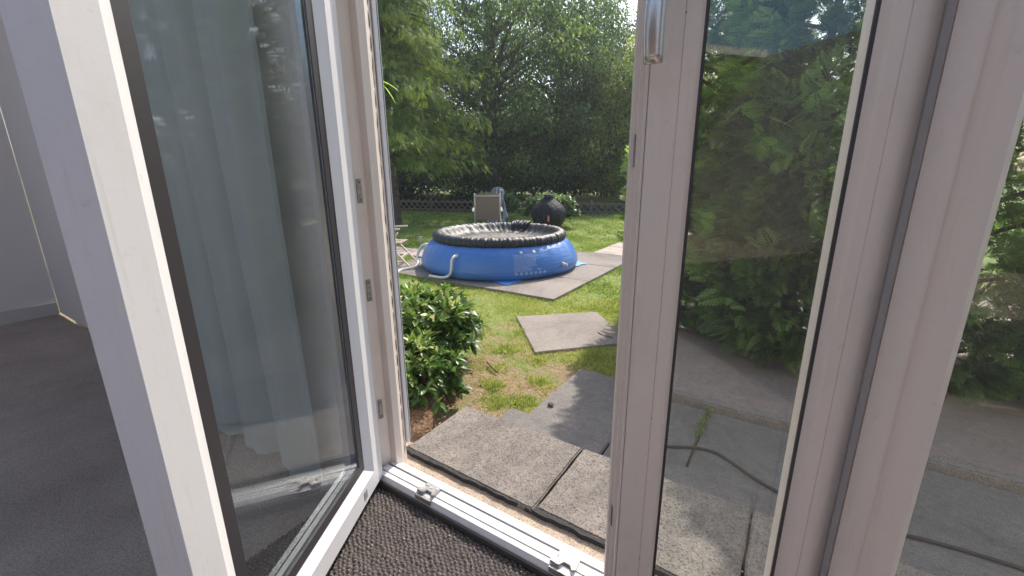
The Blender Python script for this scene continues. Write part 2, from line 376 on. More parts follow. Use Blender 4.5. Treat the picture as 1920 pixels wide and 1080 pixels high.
def grass(n, x0, x1, y0, y1, lmin, lmax, wd, bald, name, label, seed):
    g = np.random.default_rng(seed)
    x = g.uniform(x0, x1, n); y = g.uniform(y0, y1, n)
    az = np.degrees(np.arctan2(x, y)); k = (az > -56) & (az < -5) & ~blocked(x, y)
    x, y = x[k], y[k]
    f = hnoise(x, y, 3.1, 1.)*.6+hnoise(x, y, 9.0, 2.)*.35+hnoise(x, y, 23., 4.)*.35
    tuft = np.zeros(len(x))
    for cx, cy, r in TUFTS: tuft = np.maximum(tuft, np.clip(1.0+.45*hnoise(x, y, 31., cx)+.3*hnoise(x, y, 57., cy)-np.hypot(x-cx, y-cy)/r, 0, 1))
    dens = np.clip(.62+f*1.5-bald*np.clip((3.2-y)/1.4, 0, 1)+tuft*1.2, .05, 1)
    k = g.random(len(x)) < dens; x, y, f, tuft = x[k], y[k], f[k], tuft[k]
    m = len(x)
    P = np.stack([x, y, np.full(m, -.003)], 1)
    D = np.stack([g.normal(0, .55, m), g.normal(0, .55, m), np.ones(m)*(.55+.6*tuft)], 1)
    dry = np.clip(.40+DRY-f*.35+g.normal(0, .34, m)-tuft*.3+.12*hnoise(x, y, 1.1, 5.), 0, 1)
    Ln = g.uniform(lmin, lmax, m)*(1+.6*tuft)*(1-.35*np.clip(dry-.5, 0, 1))
    o = cards(P, Ln, wd*g.uniform(.6, 1.4, m), D, unit(m, g), name, GRASS, g.uniform(0, 1, m)[:, None], 'blade', dry)
    return tag(o, label, kind='stuff')
TUFTS = [(-1.22, 2.95, .22), (-1.38, 2.42, .12), (-1.55, 2.72, .09), (-1.33, 2.13, .13), (-1.22, 2.0, .09), (-1.6, 2.2, .12), (-1.9, 2.75, .12),
         (-1.45, 2.05, .10), (-2.0, 3.2, .12), (-1.05, 2.86, .16), (-2.35, 2.9, .14), (-1.75, 2.45, .10), (-3.7, 4.12, .14), (-4.2, 4.1, .18), (-4.6, 4.1, .2), (-3.95, 4.08, .14)]
grass(360000, -4.0, -.7, 1.75, 4.6, .012, .036, .0052, .75, 'grass', 'short patchy lawn grass, partly dry, near the door', 1)
DRY = .07
grass(260000, -8.5, -1.2, 4.1, 9.0, .03, .06, .007, .0, 'grass', 'mown lawn grass round the pool', 2)
grass(160000, -18, -1.5, 8.6, 15.0, .04, .07, .014, -.1, 'grass', 'mown lawn grass in front of the lattice fence', 3)

g = np.random.default_rng(77); n = 900
x = g.uniform(-7.5, -1.1, n); y = 1.95+g.uniform(0, 1, n)**1.6*9
k = (np.degrees(np.arctan2(x, y)) > -54) & ~((x > -5.3) & (x < -2.2) & (y > 4.2) & (y < 7.15)) & ~((x > -3.0) & (y > 7.1)) & ~((x > -1.2) & (y < 2.72)) & ~poly_in(x, y, [(-2.26, 3.5), (-1.643, 2.822), (-1.05, 3.45), (-1.633, 4.071)])
x, y = x[k], y[k]; m_ = len(x)
o = cards(np.stack([x, y, g.uniform(.008, .03, m_)], 1), g.uniform(.012, .035, m_), g.uniform(.008, .018, m_), np.stack([g.normal(size=m_), g.normal(size=m_), g.normal(0, .2, m_)], 1), np.tile([0, 0, 1.], (m_, 1))+unit(m_, g)*.4, 'fallen_leaves', LITTER, .4, 'rhomb', g.uniform(.3, 1, m_))
tag(o, 'small dry fallen leaves scattered over the lawn', kind='stuff')
n = 130; x = g.uniform(-1.2, .6, n); y = g.uniform(1.07, 1.44, n)
o = cards(np.stack([x, y, np.full(n, zt+.003)], 1), g.uniform(.003, .009, n), g.uniform(.002, .005, n), np.stack([g.normal(size=n), g.normal(size=n), np.zeros(n)], 1), np.tile([0, 0, 1.], (n, 1)), 'grit', LITTER, .2, 'rhomb', g.random(n)); tag(o, 'specks of grit on the top step slabs', kind='stuff')

# ------------------------------------------------------------------ HOUSE AND ROOM
FZ = CZ-1.093
house = empty('house', (0, .95, 0), label='rendered house wall around the terrace doorway seen from the room', cat='house')
mb = MB()
mb.box((-5, -.09, -.2), (-1.19, .05, 3.1)); mb.box((-1.188, -.09, CZ+1.16), (1.3, .05, 3.1)); mb.box((1.302, -.09, -.2), (5, .05, 3.1))
mb.box((-1.188, -.3, -.2), (1.3, .02, CZ-1.14))
mb.build('wall', RENDER, house)
mb = MB()
mb.box((-5.0, -.16, FZ), (-1.20, -.092, 3.0)); mb.box((-1.198, -.16, CZ+1.17), (1.31, -.092, 3.0)); mb.box((1.312, -.16, FZ), (5, -.092, 3.0))
mb.box((-5.1, -6, FZ), (-5.002, -.162, 3.0)); mb.box((5.002, -6, FZ), (5.1, -.162, 3.0))
mb.build('inner_wall', WHITEP, house)
mb = MB(); mb.box((-5.1, -6.1, FZ), (5.1, -6.002, 3.0)); mb.build('back_wall', mat('dark_wall_tone', (.09, .075, .065), .8), house)  # unseen wall, coloured dark to cut its reflection in the door glass
mb = MB(); mb.box((-5.0, -5.9, FZ-.01), (-4.984, -.17, FZ+.09)); mb.build('skirting', mat('skirting_paint', (.6, .57, .53), .5), house)
mb = MB(); mb.box((-5.1, -1.3, 3.002), (5.1, .05, 3.1)); mb.box((-5.1, -6.1, 3.002), (5.1, -4.9, 3.1)); mb.build('ceiling', WHITEP, house)  # middle of the ceiling left open, an added gap to brighten the room
FLOOR = mat('floor_carpet', (.30, .26, .23), .9); c = coords(FLOOR)
base(FLOOR, mix(FLOOR, 1., ramp(FLOOR, noise(FLOOR, c, 3, 5), [(.3, (.46, .37, .30)), (.7, (.62, .51, .42))]), ramp(FLOOR, noise(FLOOR, c, 240, 3, .8), [(.3, (.5, .5, .5)), (.7, (1.35, 1.35, 1.35))]), 'MULTIPLY')); bump(FLOOR, noise(FLOOR, c, 240, 3), .8, .01)
mb = MB(); mb.box((-5, -5, FZ-.1), (5, .78, FZ-.012)); o = mb.build('floor', FLOOR); tag(o, kind='structure')

# mat, a looped pile with a woven ribbing
MATM = mat('charcoal_loop_pile', (.03, .03, .03), .9); c = coords(MATM)
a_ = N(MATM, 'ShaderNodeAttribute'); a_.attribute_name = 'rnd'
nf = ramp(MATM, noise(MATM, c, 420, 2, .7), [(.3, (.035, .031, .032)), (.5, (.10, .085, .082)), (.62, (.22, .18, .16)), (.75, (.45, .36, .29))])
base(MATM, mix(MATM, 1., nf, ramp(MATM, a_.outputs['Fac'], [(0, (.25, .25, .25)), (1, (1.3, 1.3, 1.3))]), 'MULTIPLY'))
nx, ny = 460, 330
gx = np.linspace(-1.22, .28, nx); gy = np.linspace(-.25, .842, ny); X, Y = np.meshgrid(gx, gy, indexing='ij')
a = R_(14); u = X*math.cos(a)+Y*math.sin(a); v = -X*math.sin(a)+Y*math.cos(a)
u, v = u+.0028*np.sin(v*61+np.sin(u*33)*2)+.0012*np.sin(v*173), v+.0026*np.sin(u*71+np.sin(v*41)*2)+.0012*np.sin(u*211)
p = .017
h = (np.cos(2*np.pi*(u/p+.5*np.floor(v/(p*.62)) % 1))*.5+.5)*(np.abs(np.sin(np.pi*v/(p*.62))))
h = np.clip(h, 0, 1)**.6
cell = np.abs(np.sin(np.floor(u/p+.5*np.floor(v/(p*.62)) % 1)*12.9898+np.floor(v/(p*.62))*78.233)*43758.5) % 1
h *= .5+.5*cell+.12*np.sin(u*37+np.sin(v*21)*2)*np.sin(v*43)+rng.normal(0, .12, X.shape)
Z = FZ-.010+.010*h
V = np.stack([X, Y, Z], -1).reshape(-1, 3)
I = np.arange(nx*ny).reshape(nx, ny)
F = np.stack([I[:-1, :-1], I[1:, :-1], I[1:, 1:], I[:-1, 1:]], -1).reshape(-1, 4)
me = npmesh('doormat', V, F, np.clip(h[:-1, :-1], 0, 1).reshape(-1), True)
o = link('doormat', me, MATM); tag(o, 'dark charcoal ribbed mat on the floor inside the threshold', 'doormat')
FL = leafmat('mat_crumbs', [(0, (.4, .32, .25)), (1, (.65, .52, .42))], .05, .8)
n = 260; P = np.stack([rng.uniform(-1.1, 0, n), rng.uniform(.2, .83, n), np.full(n, FZ+.001)], 1)
o = cards(P, rng.uniform(.002, .006, n), rng.uniform(.001, .003, n), unit(n)*[1, 1, .2], np.tile([0, 0, 1.], (n, 1)), 'crumbs', FL, 0, 'rhomb', rng.random(n)); tag(o, 'pale crumbs and grit trodden into the mat', kind='stuff')

# curtain
CURT = mat('grey_green_curtain', (.60, .65, .62), .8)
trn = N(CURT, 'ShaderNodeBsdfTranslucent'); trn.inputs[0].default_value = (.6, .65, .62, 1)
ms = N(CURT, 'ShaderNodeMixShader'); ms.inputs[0].default_value = .25
L(CURT, CURT.node_tree.nodes['Principled BSDF'].outputs[0], ms.inputs[1]); L(CURT, trn.outputs[0], ms.inputs[2]); L(CURT, ms.outputs[0], CURT.node_tree.nodes['Material Output'].inputs[0])
bump(CURT, noise(CURT, coords(CURT), 500, 2), .2, .001)
cu = empty('curtain', (-2.0, .70, FZ+.01), label='grey green floor length curtain hanging behind the glass of the left door leaf', cat='curtain')
def cfold(u, v): x = -1.2+1.9*u; return (x, .03*math.sin(u*46+.5*math.sin(v*3))+.014*math.sin(u*97+1)+.01*math.sin(v*5+u*9), .01+2.5*v)
mb = MB(); mb.grid(cfold, 300, 14); mb.build('drape', CURT, cu, True)
mb = MB(); mb.tube([(-1.3, 0, 2.53), (.75, 0, 2.53)], .014); mb.build('rail', ALU, cu, True)

# ------------------------------------------------------------------ TERRACE DOOR
door = empty('terrace_door', (0, 0, 0), label='open white double terrace door with glazed leaves, metal handle and side window', cat='door')
ZT, ZB = CZ+1.15, CZ-1.06
def extrude_plan(pts, z0, z1, name, m, parent): b = MB(); b.prism(pts, z0, z1); return b.build(name, m, parent, bevel=0)
jamb = extrude_plan([(-1.205, .862), (-1.178, .872), (-1.166, .925), (-1.137, .928), (-1.135, .955), (-1.142, .966), (-1.165, 1.003), (-1.205, 1.003)], CZ-1.10, ZT+.01, 'door_frame', PVCW, door)
b = MB()
for x0, x1, y0, y1 in ((-1.1655, -1.158, 1.006, 1.020), (-1.176, -1.1705, 1.020, 1.037)): b.box((x0, y0, CZ-1.02), (x1, y1, ZT))
b.box((-1.22, 1.0035, CZ-1.02), (-1.177, 1.034, ZT)); b.build('shutter_rail', PVC, jamb)
b = MB(); b.box((-1.1765, 1.0035, CZ-1.015), (-1.166, 1.030, ZT)); b.build('seal', GASK, jamb)
b = MB()   # ragged sealant joint
b.tube([(-1.152+.0012*math.sin(k*1.7)+.001*math.sin(k*4.1), .982+.002*math.sin(k*2.3), CZ-1.05+k*.02) for k in range(110)], [.0012+.0008*abs(math.sin(k*2.9)) for k in range(110)], 5)
b.build('sealant_joint', mat('cracked_sealant', (.24, .19, .15), .8), jamb)
def plate(parent, c, ex, ny_, w_, h_, m=METAL, name='striker_plate', t=.002, screws=True):
    mt = frame_mtx(c, ex); b = MB(); b.box((-w_/2, -t, -h_/2), (w_/2, t, h_/2), mt); o = b.build(name, m, parent, bevel=.0006)
    if screws:
        b = MB()
        for s in (-1, 1):
            cc = mt @ Vector((0, 0, s*h_*.36)); nn = Vector(ny_)
            b.tube([cc+nn*.001, cc+nn*.0035], .0035, 10)
        b.build('screw', DARKM, o)
    return o
for zz in (1.005, .68, .235): plate(jamb, (-1.169, .903, ZB+zz), (.2, .98, 0), (1, 0, 0), .016, .075)
# threshold
b = MB(); prof = [(.853, -1.075), (.858, -1.057), (.872, -1.053), (.873, -1.058), (.877, -1.058), (.878, -1.053), (.905, -1.053), (.906, -1.062), (.916, -1.062), (.917, -1.056), (.928, -1.055), (.929, -1.057), (.955, -1.068), (.957, -1.10), (.853, -1.10)]
vs0 = [b.bm.verts.new((-1.16, y, CZ+z)) for y, z in prof]; vs1 = [b.bm.verts.new((1.24, y, CZ+z)) for y, z in prof]
b.bm.faces.new(vs0[::-1]); b.bm.faces.new(vs1)
for i in range(len(prof)): j = (i+1) % len(prof); b.bm.faces.new((vs0[i], vs0[j], vs1[j], vs1[i]))
thr = b.build('threshold', PVC, door)
b = MB(); b.box((-1.158, .9065, CZ-1.0615), (1.238, .9155, CZ-1.0595)); b.box((-1.158, .873, CZ-1.0578), (1.238, .877, CZ-1.0565)); b.build('groove_seal', GASK, thr)
b = MB(); b.box((-1.3, .8455, CZ-1.125), (1.3, .8525, CZ-1.080)); b.build('shade_strip', DARKM, thr)  # dark strip built in for the shadow the threshold lip casts
for kx in (-.935, -.418, .42):
    b = MB()
    y0 = .862
    b.prism([(kx-.036, y0+.012), (kx-.03, y0), (kx-.005, y0-.002), (kx+.004, y0+.014), (kx+.024, y0+.014), (kx+.034, y0+.002), (kx+.042, y0+.008), (kx+.040, y0+.046), (kx-.022, y0+.048), (kx-.024, y0+.030), (kx-.016, y0+.026), (kx-.018, y0+.018)], CZ-1.0525, CZ-1.044)
    kp = b.build('keeper', METAL, thr, bevel=.0012)
    b = MB()
    for sx, sy in ((-.012, .036), (.030, .036), (-.014, .008), (.009, .030)): b.tube([(kx+sx, y0+sy, CZ-1.045), (kx+sx, y0+sy, CZ-1.0425)], .0048, 12)
    b.build('screw', STEEL, kp)
    b = MB(); b.box((kx-.03, .850, CZ-1.0748), (kx+.04, .8625, CZ-1.0555)); b.build('lip', METAL, kp, bevel=.001)
# mullion, side light and head
b = MB(); b.prism([(.135, .872), (.178, .872), (.178, .955), (.135, .955)], CZ-1.052, ZT+.01); b.build('mullion', PVCW, jamb, bevel=.004)
b = MB(); b.box((.126, .858, CZ-1.05), (.1345, .905, ZT)); b.build('gap_strip', mat('grey_gap_strip', (.3, .28, .27), .6), jamb)  # strip added to cover a bright sunlit line between leaf and mullion
b = MB(); b.prism([(1.2, .872), (1.305, .872), (1.305, .955), (1.2, .955)], CZ-1.052, ZT+.01); b.build('outer_jamb', PVCW, jamb, bevel=.004)
b = MB(); b.box((-1.2, .87, ZT+.012), (1.305, .96, ZT+.07)); b.build('head', PVCW, jamb)
sidew = MB(); mt = frame_mtx((.180, .94, CZ-1.05), (1, 0, 0))
ring_frame(sidew, 1.018, 2.19, [(0, 0), (.045, 0), (.055, -.012), (.055, -.04), (.045, -.055), (0, -.055)], mt)
sw = sidew.build('side_window', PVCW, door)
b = MB(); b.box((.232, .912, CZ-1.0), (1.147, .916, CZ+1.09)); b.build('pane', GLASS, sw)

# left leaf (outside face towards the camera)
dl = Vector((.467, -.884, 0)).normalized(); WL, HL = .76, 2.19
ml = frame_mtx((-1.137, .86, ZB), dl)        # local +Y = z x d = (.884,.467): the outside face
lf = MB(); ring_frame(lf, WL, HL, [(0, 0), (.064, 0), (.067, -.002), (.098, -.017), (.112, -.019), (.112, -.05), (.07, -.068), (0, -.068)], ml)
left = lf.build('door_leaf', PVC, door); tag(left, 'left leaf swung into the room')
b = MB(); ring_frame(b, WL-.224+.028, HL-.224+.028, [(0, 0), (.030, -.001), (.030, -.004), (0, -.004)], ml @ Matrix.Translation((.098, -.0165, .098))); b.build('gasket', GASK, left)
b = MB(); ring_frame(b, WL-.25, HL-.25, [(0, 0), (.012, 0), (.012, -.014), (0, -.014)], ml @ Matrix.Translation((.125, -.026, .125))); b.build('spacer_bar', ALU, left)
for dy in (-.022, -.042):
    b = MB(); b.bm.faces.new([b.bm.verts.new(ml @ Vector(p)) for p in ((.106, dy, .106), (WL-.106, dy, .106), (WL-.106, dy, HL-.106), (.106, dy, HL-.106))]); b.build('pane', GLASS, left)
b = MB(); b.box((.128, -.001, .016), (.152, .0012, .048), ml); b.build('drain_cap', mat('grey_plastic', (.30, .29, .30), .5), left, bevel=.0008)

# right leaf (room face towards the camera)
Hn = Vector((.13, .88, 0)); Cn = Vector((-.215, .71, 0)); er = (Hn-Cn).normalized(); WR = (Hn-Cn).length
# local +X from free edge to hinge; local +Y = z x er points outwards
mr_ = frame_mtx((Cn.x, Cn.y, ZB), er)
lf = MB(); ring_frame(lf, WR, HL, [(0, .002), (.002, 0), (.0425, 0), (.0432, .0015), (.0438, 0), (.062, .001), (.0665, .004), (.074, .015), (.078, .018), (.078, .045), (.06, .068), (0, .068)], mr_)
right = lf.build('door_leaf', PVCW, door); tag(right, 'narrow right leaf half open, with the handle')
b = MB()
b.prism([(-.001, .010), (-.004, .012), (-.004, .030), (-.0105, .032), (-.0105, .046), (-.017, .048), (-.017, .070), (.02, .074), (.02, .0685), (-.0005, .0685)], -.015, HL, mr_)
b.build('closing_edge', PVCW, right)
b = MB(); ring_frame(b, WR-.148, HL-.148, [(0, 0), (.006, 0), (.006, .004), (0, .004)], mr_ @ Matrix.Translation((.074, .0155, .074))); b.build('gasket', GASK, right)
for dy in (.019, .040):
    b = MB(); b.bm.faces.new([b.bm.verts.new(mr_ @ Vector(p)) for p in ((.076, dy, .076), (WR-.076, dy, .076), (WR-.076, dy, HL-.076), (.076, dy, HL-.076))]); b.build('pane', GLASS, right)
for z0, z1, m_ in ((1.065, 1.118, METAL), (.34, .385, DARKM)):
    b = MB(); b.box((-.0125, .033, z0), (-.0107, .0455, z1), mr_); b.build('lock_plate', m_, right, bevel=.0006)
b = MB()
for zz in (.30, .62, 1.28): b.tube([mr_ @ Vector((.0435, -.0005, zz)), mr_ @ Vector((.0435, -.0012, zz))], .0012, 8)
b.build('pinhole', DARKM, right)
hz = 1.06+.275
hd = MB(); hx = .031
c0 = lambda x, y, z: mr_ @ Vector((x, y, z))
hd.tube([c0(hx, -.001, hz), c0(hx, -.009, hz), c0(hx, -.011, hz)], [.027, .027, .024], 28); handle = hd.build('handle', STEEL, right, True)
b = MB(); pts, rr = [], []
for k in range(8): t = k/7; pts.append(c0(hx-.036*t, -.009-.042*math.sin(t*math.pi/2), hz-.012*(1-math.cos(t*math.pi/2)))); rr.append(.010)
for k in range(1, 12): t = k/11; pts.append(c0(hx-.036-.003*math.sin(t*3), -.051+.006*t*t, hz-.012-.118*t)); rr.append(.0115+.0025*math.sin(t*2.6))
b.tube(pts, rr, 20); b.build('lever', STEEL, handle, True)

# sandy sill outside
mb = MB(); mb.box((-1.3, .958, CZ-1.16), (1.3, 1.12, CZ-1.125)); o = mb.build('sill', SILL); tag(o, kind='structure')
b = MB()
pts = [(-1.24+.025*k, 1.050+.002*math.sin(k*.9)+.002*math.sin(k*2.3)+random.uniform(-.002, .002)) for k in range(100)]
b.prism(pts+[(pts[-1][0], 1.085), (pts[0][0], 1.085)], CZ-1.124, CZ-1.1505+.045); o = b.build('bitumen_strip', BITU); tag(o, kind='structure')

# cable on the side path
b = MB(); pts = []
ctrl = [(-.62, 2.05), (-.5, 2.07), (-.41, 2.10), (-.30, 2.16), (-.2, 2.18), (-.10, 2.13), (.05, 2.04), (.3, 1.98), (.8, 2.05), (1.8, 2.0)]
for i in range(len(ctrl)-1):
    for t in np.linspace(0, 1, 6, endpoint=False):
        p0 = ctrl[max(i-1, 0)]; p1 = ctrl[i]; p2 = ctrl[i+1]; p3 = ctrl[min(i+2, len(ctrl)-1)]
        q = [.5*((2*p1[a])+(-p0[a]+p2[a])*t+(2*p0[a]-5*p1[a]+4*p2[a]-p3[a])*t*t+(-p0[a]+3*p1[a]-3*p2[a]+p3[a])*t**3) for a in (0, 1)]
        pts.append((q[0], q[1], .038))
b.tube(pts, .008, 8); o = b.build('cable', mat('black_rubber', (.015, .015, .017), .45), None, True); tag(o, 'black cable lying across the shaded paving seen through the near door', 'cable')

# ------------------------------------------------------------------ POOL
PX, PY, PZ = -3.845, 5.49, .037
pool = empty('inflatable_pool', (PX, PY, PZ), label='round blue inflatable pool with a black cover on the patio', cat='pool'); pool.scale = (.972, .972, .96)
BLUE = mat('blue_vinyl', (.05, .17, .5), .33, 0, .5); c = coords(BLUE)
base(BLUE, ramp(BLUE, noise(BLUE, c, 1.5, 4), [(.3, (.045, .155, .46)), (.7, (.065, .20, .55))]))
mpn = N(BLUE, 'ShaderNodeMapping'); mpn.inputs['Scale'].default_value = (1, 1, 9); L(BLUE, c, mpn.inputs[0]); bump(BLUE, noise(BLUE, mpn.outputs[0], 3.0, 4, .6, .6), .35, .03)
PROF = [(1.12, 0), (1.175, .005), (1.215, .03), (1.236, .07), (1.243, .11), (1.236, .16), (1.215, .22), (1.185, .28), (1.148, .34), (1.105, .39), (1.06, .43), (1.02, .445), (1.0, .45)]
def pool_r(z):
    for (r0, z0), (r1, z1) in zip(PROF[1:], PROF[2:]):
        if z0 <= z <= z1: t = (z-z0)/(z1-z0+1e-9); return r0+(r1-r0)*t
    return 1.26
def pf(r, z, th):
    k = max(0, (z-.30)/.15); return r*(1+.004*math.sin(th*5+1)+.006*k*math.sin(th*38+math.sin(th*7))+.003*math.sin(th*17)*k), z
mb = MB(); mb.lathe(PROF, 240, (0, 0, 0), pf); body = mb.build('pool_wall', BLUE, pool, True)
# cover: wraps the ring, sags inside
COVER = mat('black_cover_sheet', (.02, .022, .028), .42, 0, .6); c = coords(COVER)
cn = noise(COVER, c, 16, 6, .7, 1.2); bump(COVER, cn, .5, .02)
sep = N(COVER, 'ShaderNodeSeparateXYZ'); L(COVER, c, sep.inputs[0])
cx2 = N(COVER, 'ShaderNodeVectorMath'); cx2.operation = 'MULTIPLY'; cx2.inputs[1].default_value = (1, 1, 0); L(COVER, c, cx2.inputs[0])
ln = N(COVER, 'ShaderNodeVectorMath'); ln.operation = 'LENGTH'; L(COVER, cx2.outputs[0], ln.inputs[0])
msk = ramp(COVER, ln.outputs['Value'], [(.46, (1, 1, 1)), (.64, (0, 0, 0))])
dn = ramp(COVER, noise(COVER, c, 5, 8, .7), [(.32, (0, 0, 0)), (.5, (1, 1, 1))])
dustm = mix(COVER, 1., msk, dn, 'MULTIPLY')
up = N(COVER, 'ShaderNodeMapRange'); up.inputs['From Min'].default_value = .548; up.inputs['From Max'].default_value = .572; L(COVER, sep.outputs['Z'], up.inputs['Value'])
rim_lit = mix(COVER, up.outputs[0], (.012, .013, .017), (.06, .06, .07))  # sunlit rim top put into the colour, paler than the outer front
base(COVER, mix(COVER, dustm, rim_lit, (.22, .195, .17)))
cp = [(0, .425), (.3, .425), (.6, .426), (.72, .432), (.79, .448), (.83, .475), (.865, .508), (.895, .54), (.93, .562), (.965, .57), (1.0, .562), (1.03, .54), (1.048, .51), (1.052, .485), (1.045, .455), (1.03, .435)]
def cfn(r, z, th):
    if r < .72 and z < .45:
        return r, z+.004*math.sin(r*30+th*3)+.003*math.sin(r*17*math.cos(th)*2)
    k = math.sin(th*64+1.8*math.sin(th*9))+.6*math.sin(th*113+math.sin(th*5)*2)
    out = r > .98 and z < .56
    if out: return r+.005*k+.004*math.sin(th*151), z+(.006*math.sin(th*150+k) if z < .45 else .003*k)
    kk = math.sin(th*23+3*math.sin(th*4)+r*20)+.7*math.sin(th*47+4*math.sin(th*3)-r*31)
    if r < .93: return r+.006*math.sin(th*19+2*math.sin(th*5)), z+.006*kk*min(1, max(0, (r-.6)/.2))+.006*math.sin(th*7+r*9)
    return r+.003*math.sin(th*41), z+.004*k+.003*kk
mb = MB(); mb.lathe(cp, 520, (0, 0, 0), cfn); mb.build('cover', COVER, pool, True)
mb = MB()   # bunched drawstring end lying on the rim
a0 = R_(98)
for k in range(7):
    aa = a0-.12+.05*k; mb.tube([(.80*math.cos(aa), .80*math.sin(aa), .49), (.89*math.cos(aa+.03), .89*math.sin(aa+.03), .575+.02*math.sin(k*2)), (.98*math.cos(aa+.01), .98*math.sin(aa+.01), .595+.01*math.sin(k*3)), (1.05*math.cos(aa), 1.05*math.sin(aa), .54)], [.008, .022, .018, .01], 8)
mb.build('cover_bunch', COVER, pool, True)
WPRINT = mat('white_print', (.42, .50, .74), .5)
WHT = mat('white_plastic', (.75, .74, .70), .45)
def onpool(ang, z, off=.004): r = pool_r(z)+off+.006; return Vector((r*math.cos(ang), r*math.sin(ang), z))
def patch(mbx, a0, a1, z0, z1):
    vs = [mbx.bm.verts.new(onpool(a, z)) for a, z in ((a0, z0), (a1, z0), (a1, z1), (a0, z1))]; mbx.bm.faces.new(vs)
def ringpatch(mbx, a, z, r, wd, seg=18, sq=1.):
    ps = []
    for q in range(seg):
        t = 2*math.pi*q/seg; ps.append([mbx.bm.verts.new(onpool(a+rr_*math.cos(t)/1.25, z+rr_*math.sin(t)*sq)) for rr_ in (r-wd, r)])
    for q in range(seg): A, B = ps[q], ps[(q+1) % seg]; mbx.bm.faces.new((A[0], B[0], B[1], A[1]))
pr = MB()
AL, AR = R_(-46), R_(-22)
for r_ in range(15):
    z = .355-r_*.0145; a = AL+.01; wmax = (.62 if r_ > 4 else .75) if r_ < 11 else .5
    while a < AL+(AR-AL)*wmax+random.uniform(-.05, .03):
        wd = random.uniform(.006, .022); patch(pr, a, a+wd, z-.003, z+.003); a += wd+random.uniform(.004, .008)
for sgm in range(26): patch(pr, AL-.004, AL+.0, .13+sgm*.0095, .136+sgm*.0095)
for sgm in range(22): patch(pr, AL+sgm*.0105, AL+sgm*.0105+.007, .140, .1425)
pr.build('warning_print', WPRINT, body)
pr = MB()
for k in range(4): patch(pr, AL+.27+k*.012, AL+.278+k*.012, .15, .166)
pr.build('code_print', WPRINT, body)
WSYM = mat('white_symbol', (.62, .70, .88), .5)
for k in range(7):
    pr = MB(); a = AL+.02+k*.056; ringpatch(pr, a, .112, .020, .0035)
    patch(pr, a-.006, a+.006, .107, .118)
    if k % 2: patch(pr, a-.009, a+.009, .110, .113)
    pr.build('warning_symbol', WSYM, body)
for a in (R_(-40), R_(-30)):
    pr = MB(); ringpatch(pr, a, .385, .024, .012, 16, .7); patch(pr, a-.005, a+.012, .37, .395); pr.build('logo_print', WHT, body)
SEAM = mat('seam_blue', (.06, .16, .5), .3)
for a in (R_(-57), R_(2)):
    pr = MB()
    for k in range(24): z = .05+k*.015; patch(pr, a, a+.004, z, z+.012)
    pr.build('seam', SEAM, body)

# drain valve
a = R_(-8); q = onpool(a, .16); dv = Vector((math.cos(a), math.sin(a), -.1))
mb = MB(); mb.tube([q-dv*.02, q+dv*.008, q+dv*.010, q+dv*.045, q+dv*.046, q+dv*.06], [.03, .03, .018, .017, .022, .021], 16); mb.build('drain_valve', mat('grey_valve', (.55, .55, .52), .4), pool, True)
# hoses
HOSE = mat('ribbed_hose', (.68, .68, .64), .5); 
def hose(pts, r, label):
    P_ = [Vector(p) for p in pts]; out = []
    for i in range(len(P_)-1):
        p0, p1, p2, p3 = P_[max(i-1, 0)], P_[i], P_[i+1], P_[min(i+2, len(P_)-1)]
        for t in np.linspace(0, 1, 14, endpoint=False): out.append(.5*((2*p1)+(-p0+p2)*t+(2*p0-5*p1+4*p2-p3)*t*t+(-p0+3*p1-3*p2+p3)*t**3))
    out.append(P_[-1]); b = MB(); b.tube(out, [r*(1+.10*math.cos(i*math.pi)) for i in range(len(out))], 14)
    o = b.build('hose', HOSE, pool, True); o['label'] = label; return o
ac = R_(-86); p0 = onpool(ac, .33); dd = Vector((math.cos(ac), math.sin(ac), 0)); sd_ = Vector((-math.sin(ac), math.cos(ac), 0))
hose([p0-dd*.03, p0+dd*.05+Vector((0, 0, .0)), p0+dd*.11-Vector((0, 0, .05)), p0+dd*.13-Vector((0, 0, .17)), p0+dd*.12-sd_*.05-Vector((0, 0, .26)), p0+dd*.11-sd_*.18-Vector((0, 0, .305)), p0+dd*.09-sd_*.42-Vector((0, 0, .31))], .019, 'short white hose on the front of the pool')
mb = MB(); mb.tube([p0-dd*.02, p0+dd*.035], .027, 16); mb.build('hose_fitting', WHT, pool, True)
ac = R_(-146); p0 = onpool(ac, .33); dd = Vector((math.cos(ac), math.sin(ac), 0)); sd_ = Vector((-math.sin(ac), math.cos(ac), 0))
end = Vector((-4.75-PX, 3.95-PY, -.01))
hose([p0-dd*.03, p0+dd*.08-Vector((0, 0, .02)), p0+dd*.15+sd_*.08-Vector((0, 0, .16)), p0+dd*.12+sd_*.30-Vector((0, 0, .28)), end+Vector((-.12, .35, .012)), end, end+Vector((-.5, -.25, 0)), end+Vector((-1.4, -.3, 0))], .021, 'long white hose running from the left side of the pool')
mb = MB(); mb.tube([p0-dd*.02, p0+dd*.05], .028, 16); mb.build('hose_fitting', WHT, pool, True)
CLOTH = mat('light_blue_groundsheet', (.13, .36, .78), .6); bump(CLOTH, noise(CLOTH, coords(CLOTH), 40), .4, .01)
b = MB(); q = [(-4.98, 4.92), (-3.0, 4.42), (-2.68, 6.22), (-4.75, 6.7)]
b.grid(lambda u, v: ((q[0][0]*(1-u)+q[1][0]*u)*(1-v)+(q[3][0]*(1-u)+q[2][0]*u)*v + .012*math.sin(v*60)*(u in (0, 1)), (q[0][1]*(1-u)+q[1][1]*u)*(1-v)+(q[3][1]*(1-u)+q[2][1]*u)*v + .012*math.sin(u*70)*(v in (0, 1)), .044+.003*math.sin(u*31)*math.sin(v*27)), 60, 60)
o = b.build('groundsheet', CLOTH, None, True); tag(o, 'light blue plastic sheet sticking out in corners under the pool', 'groundsheet')

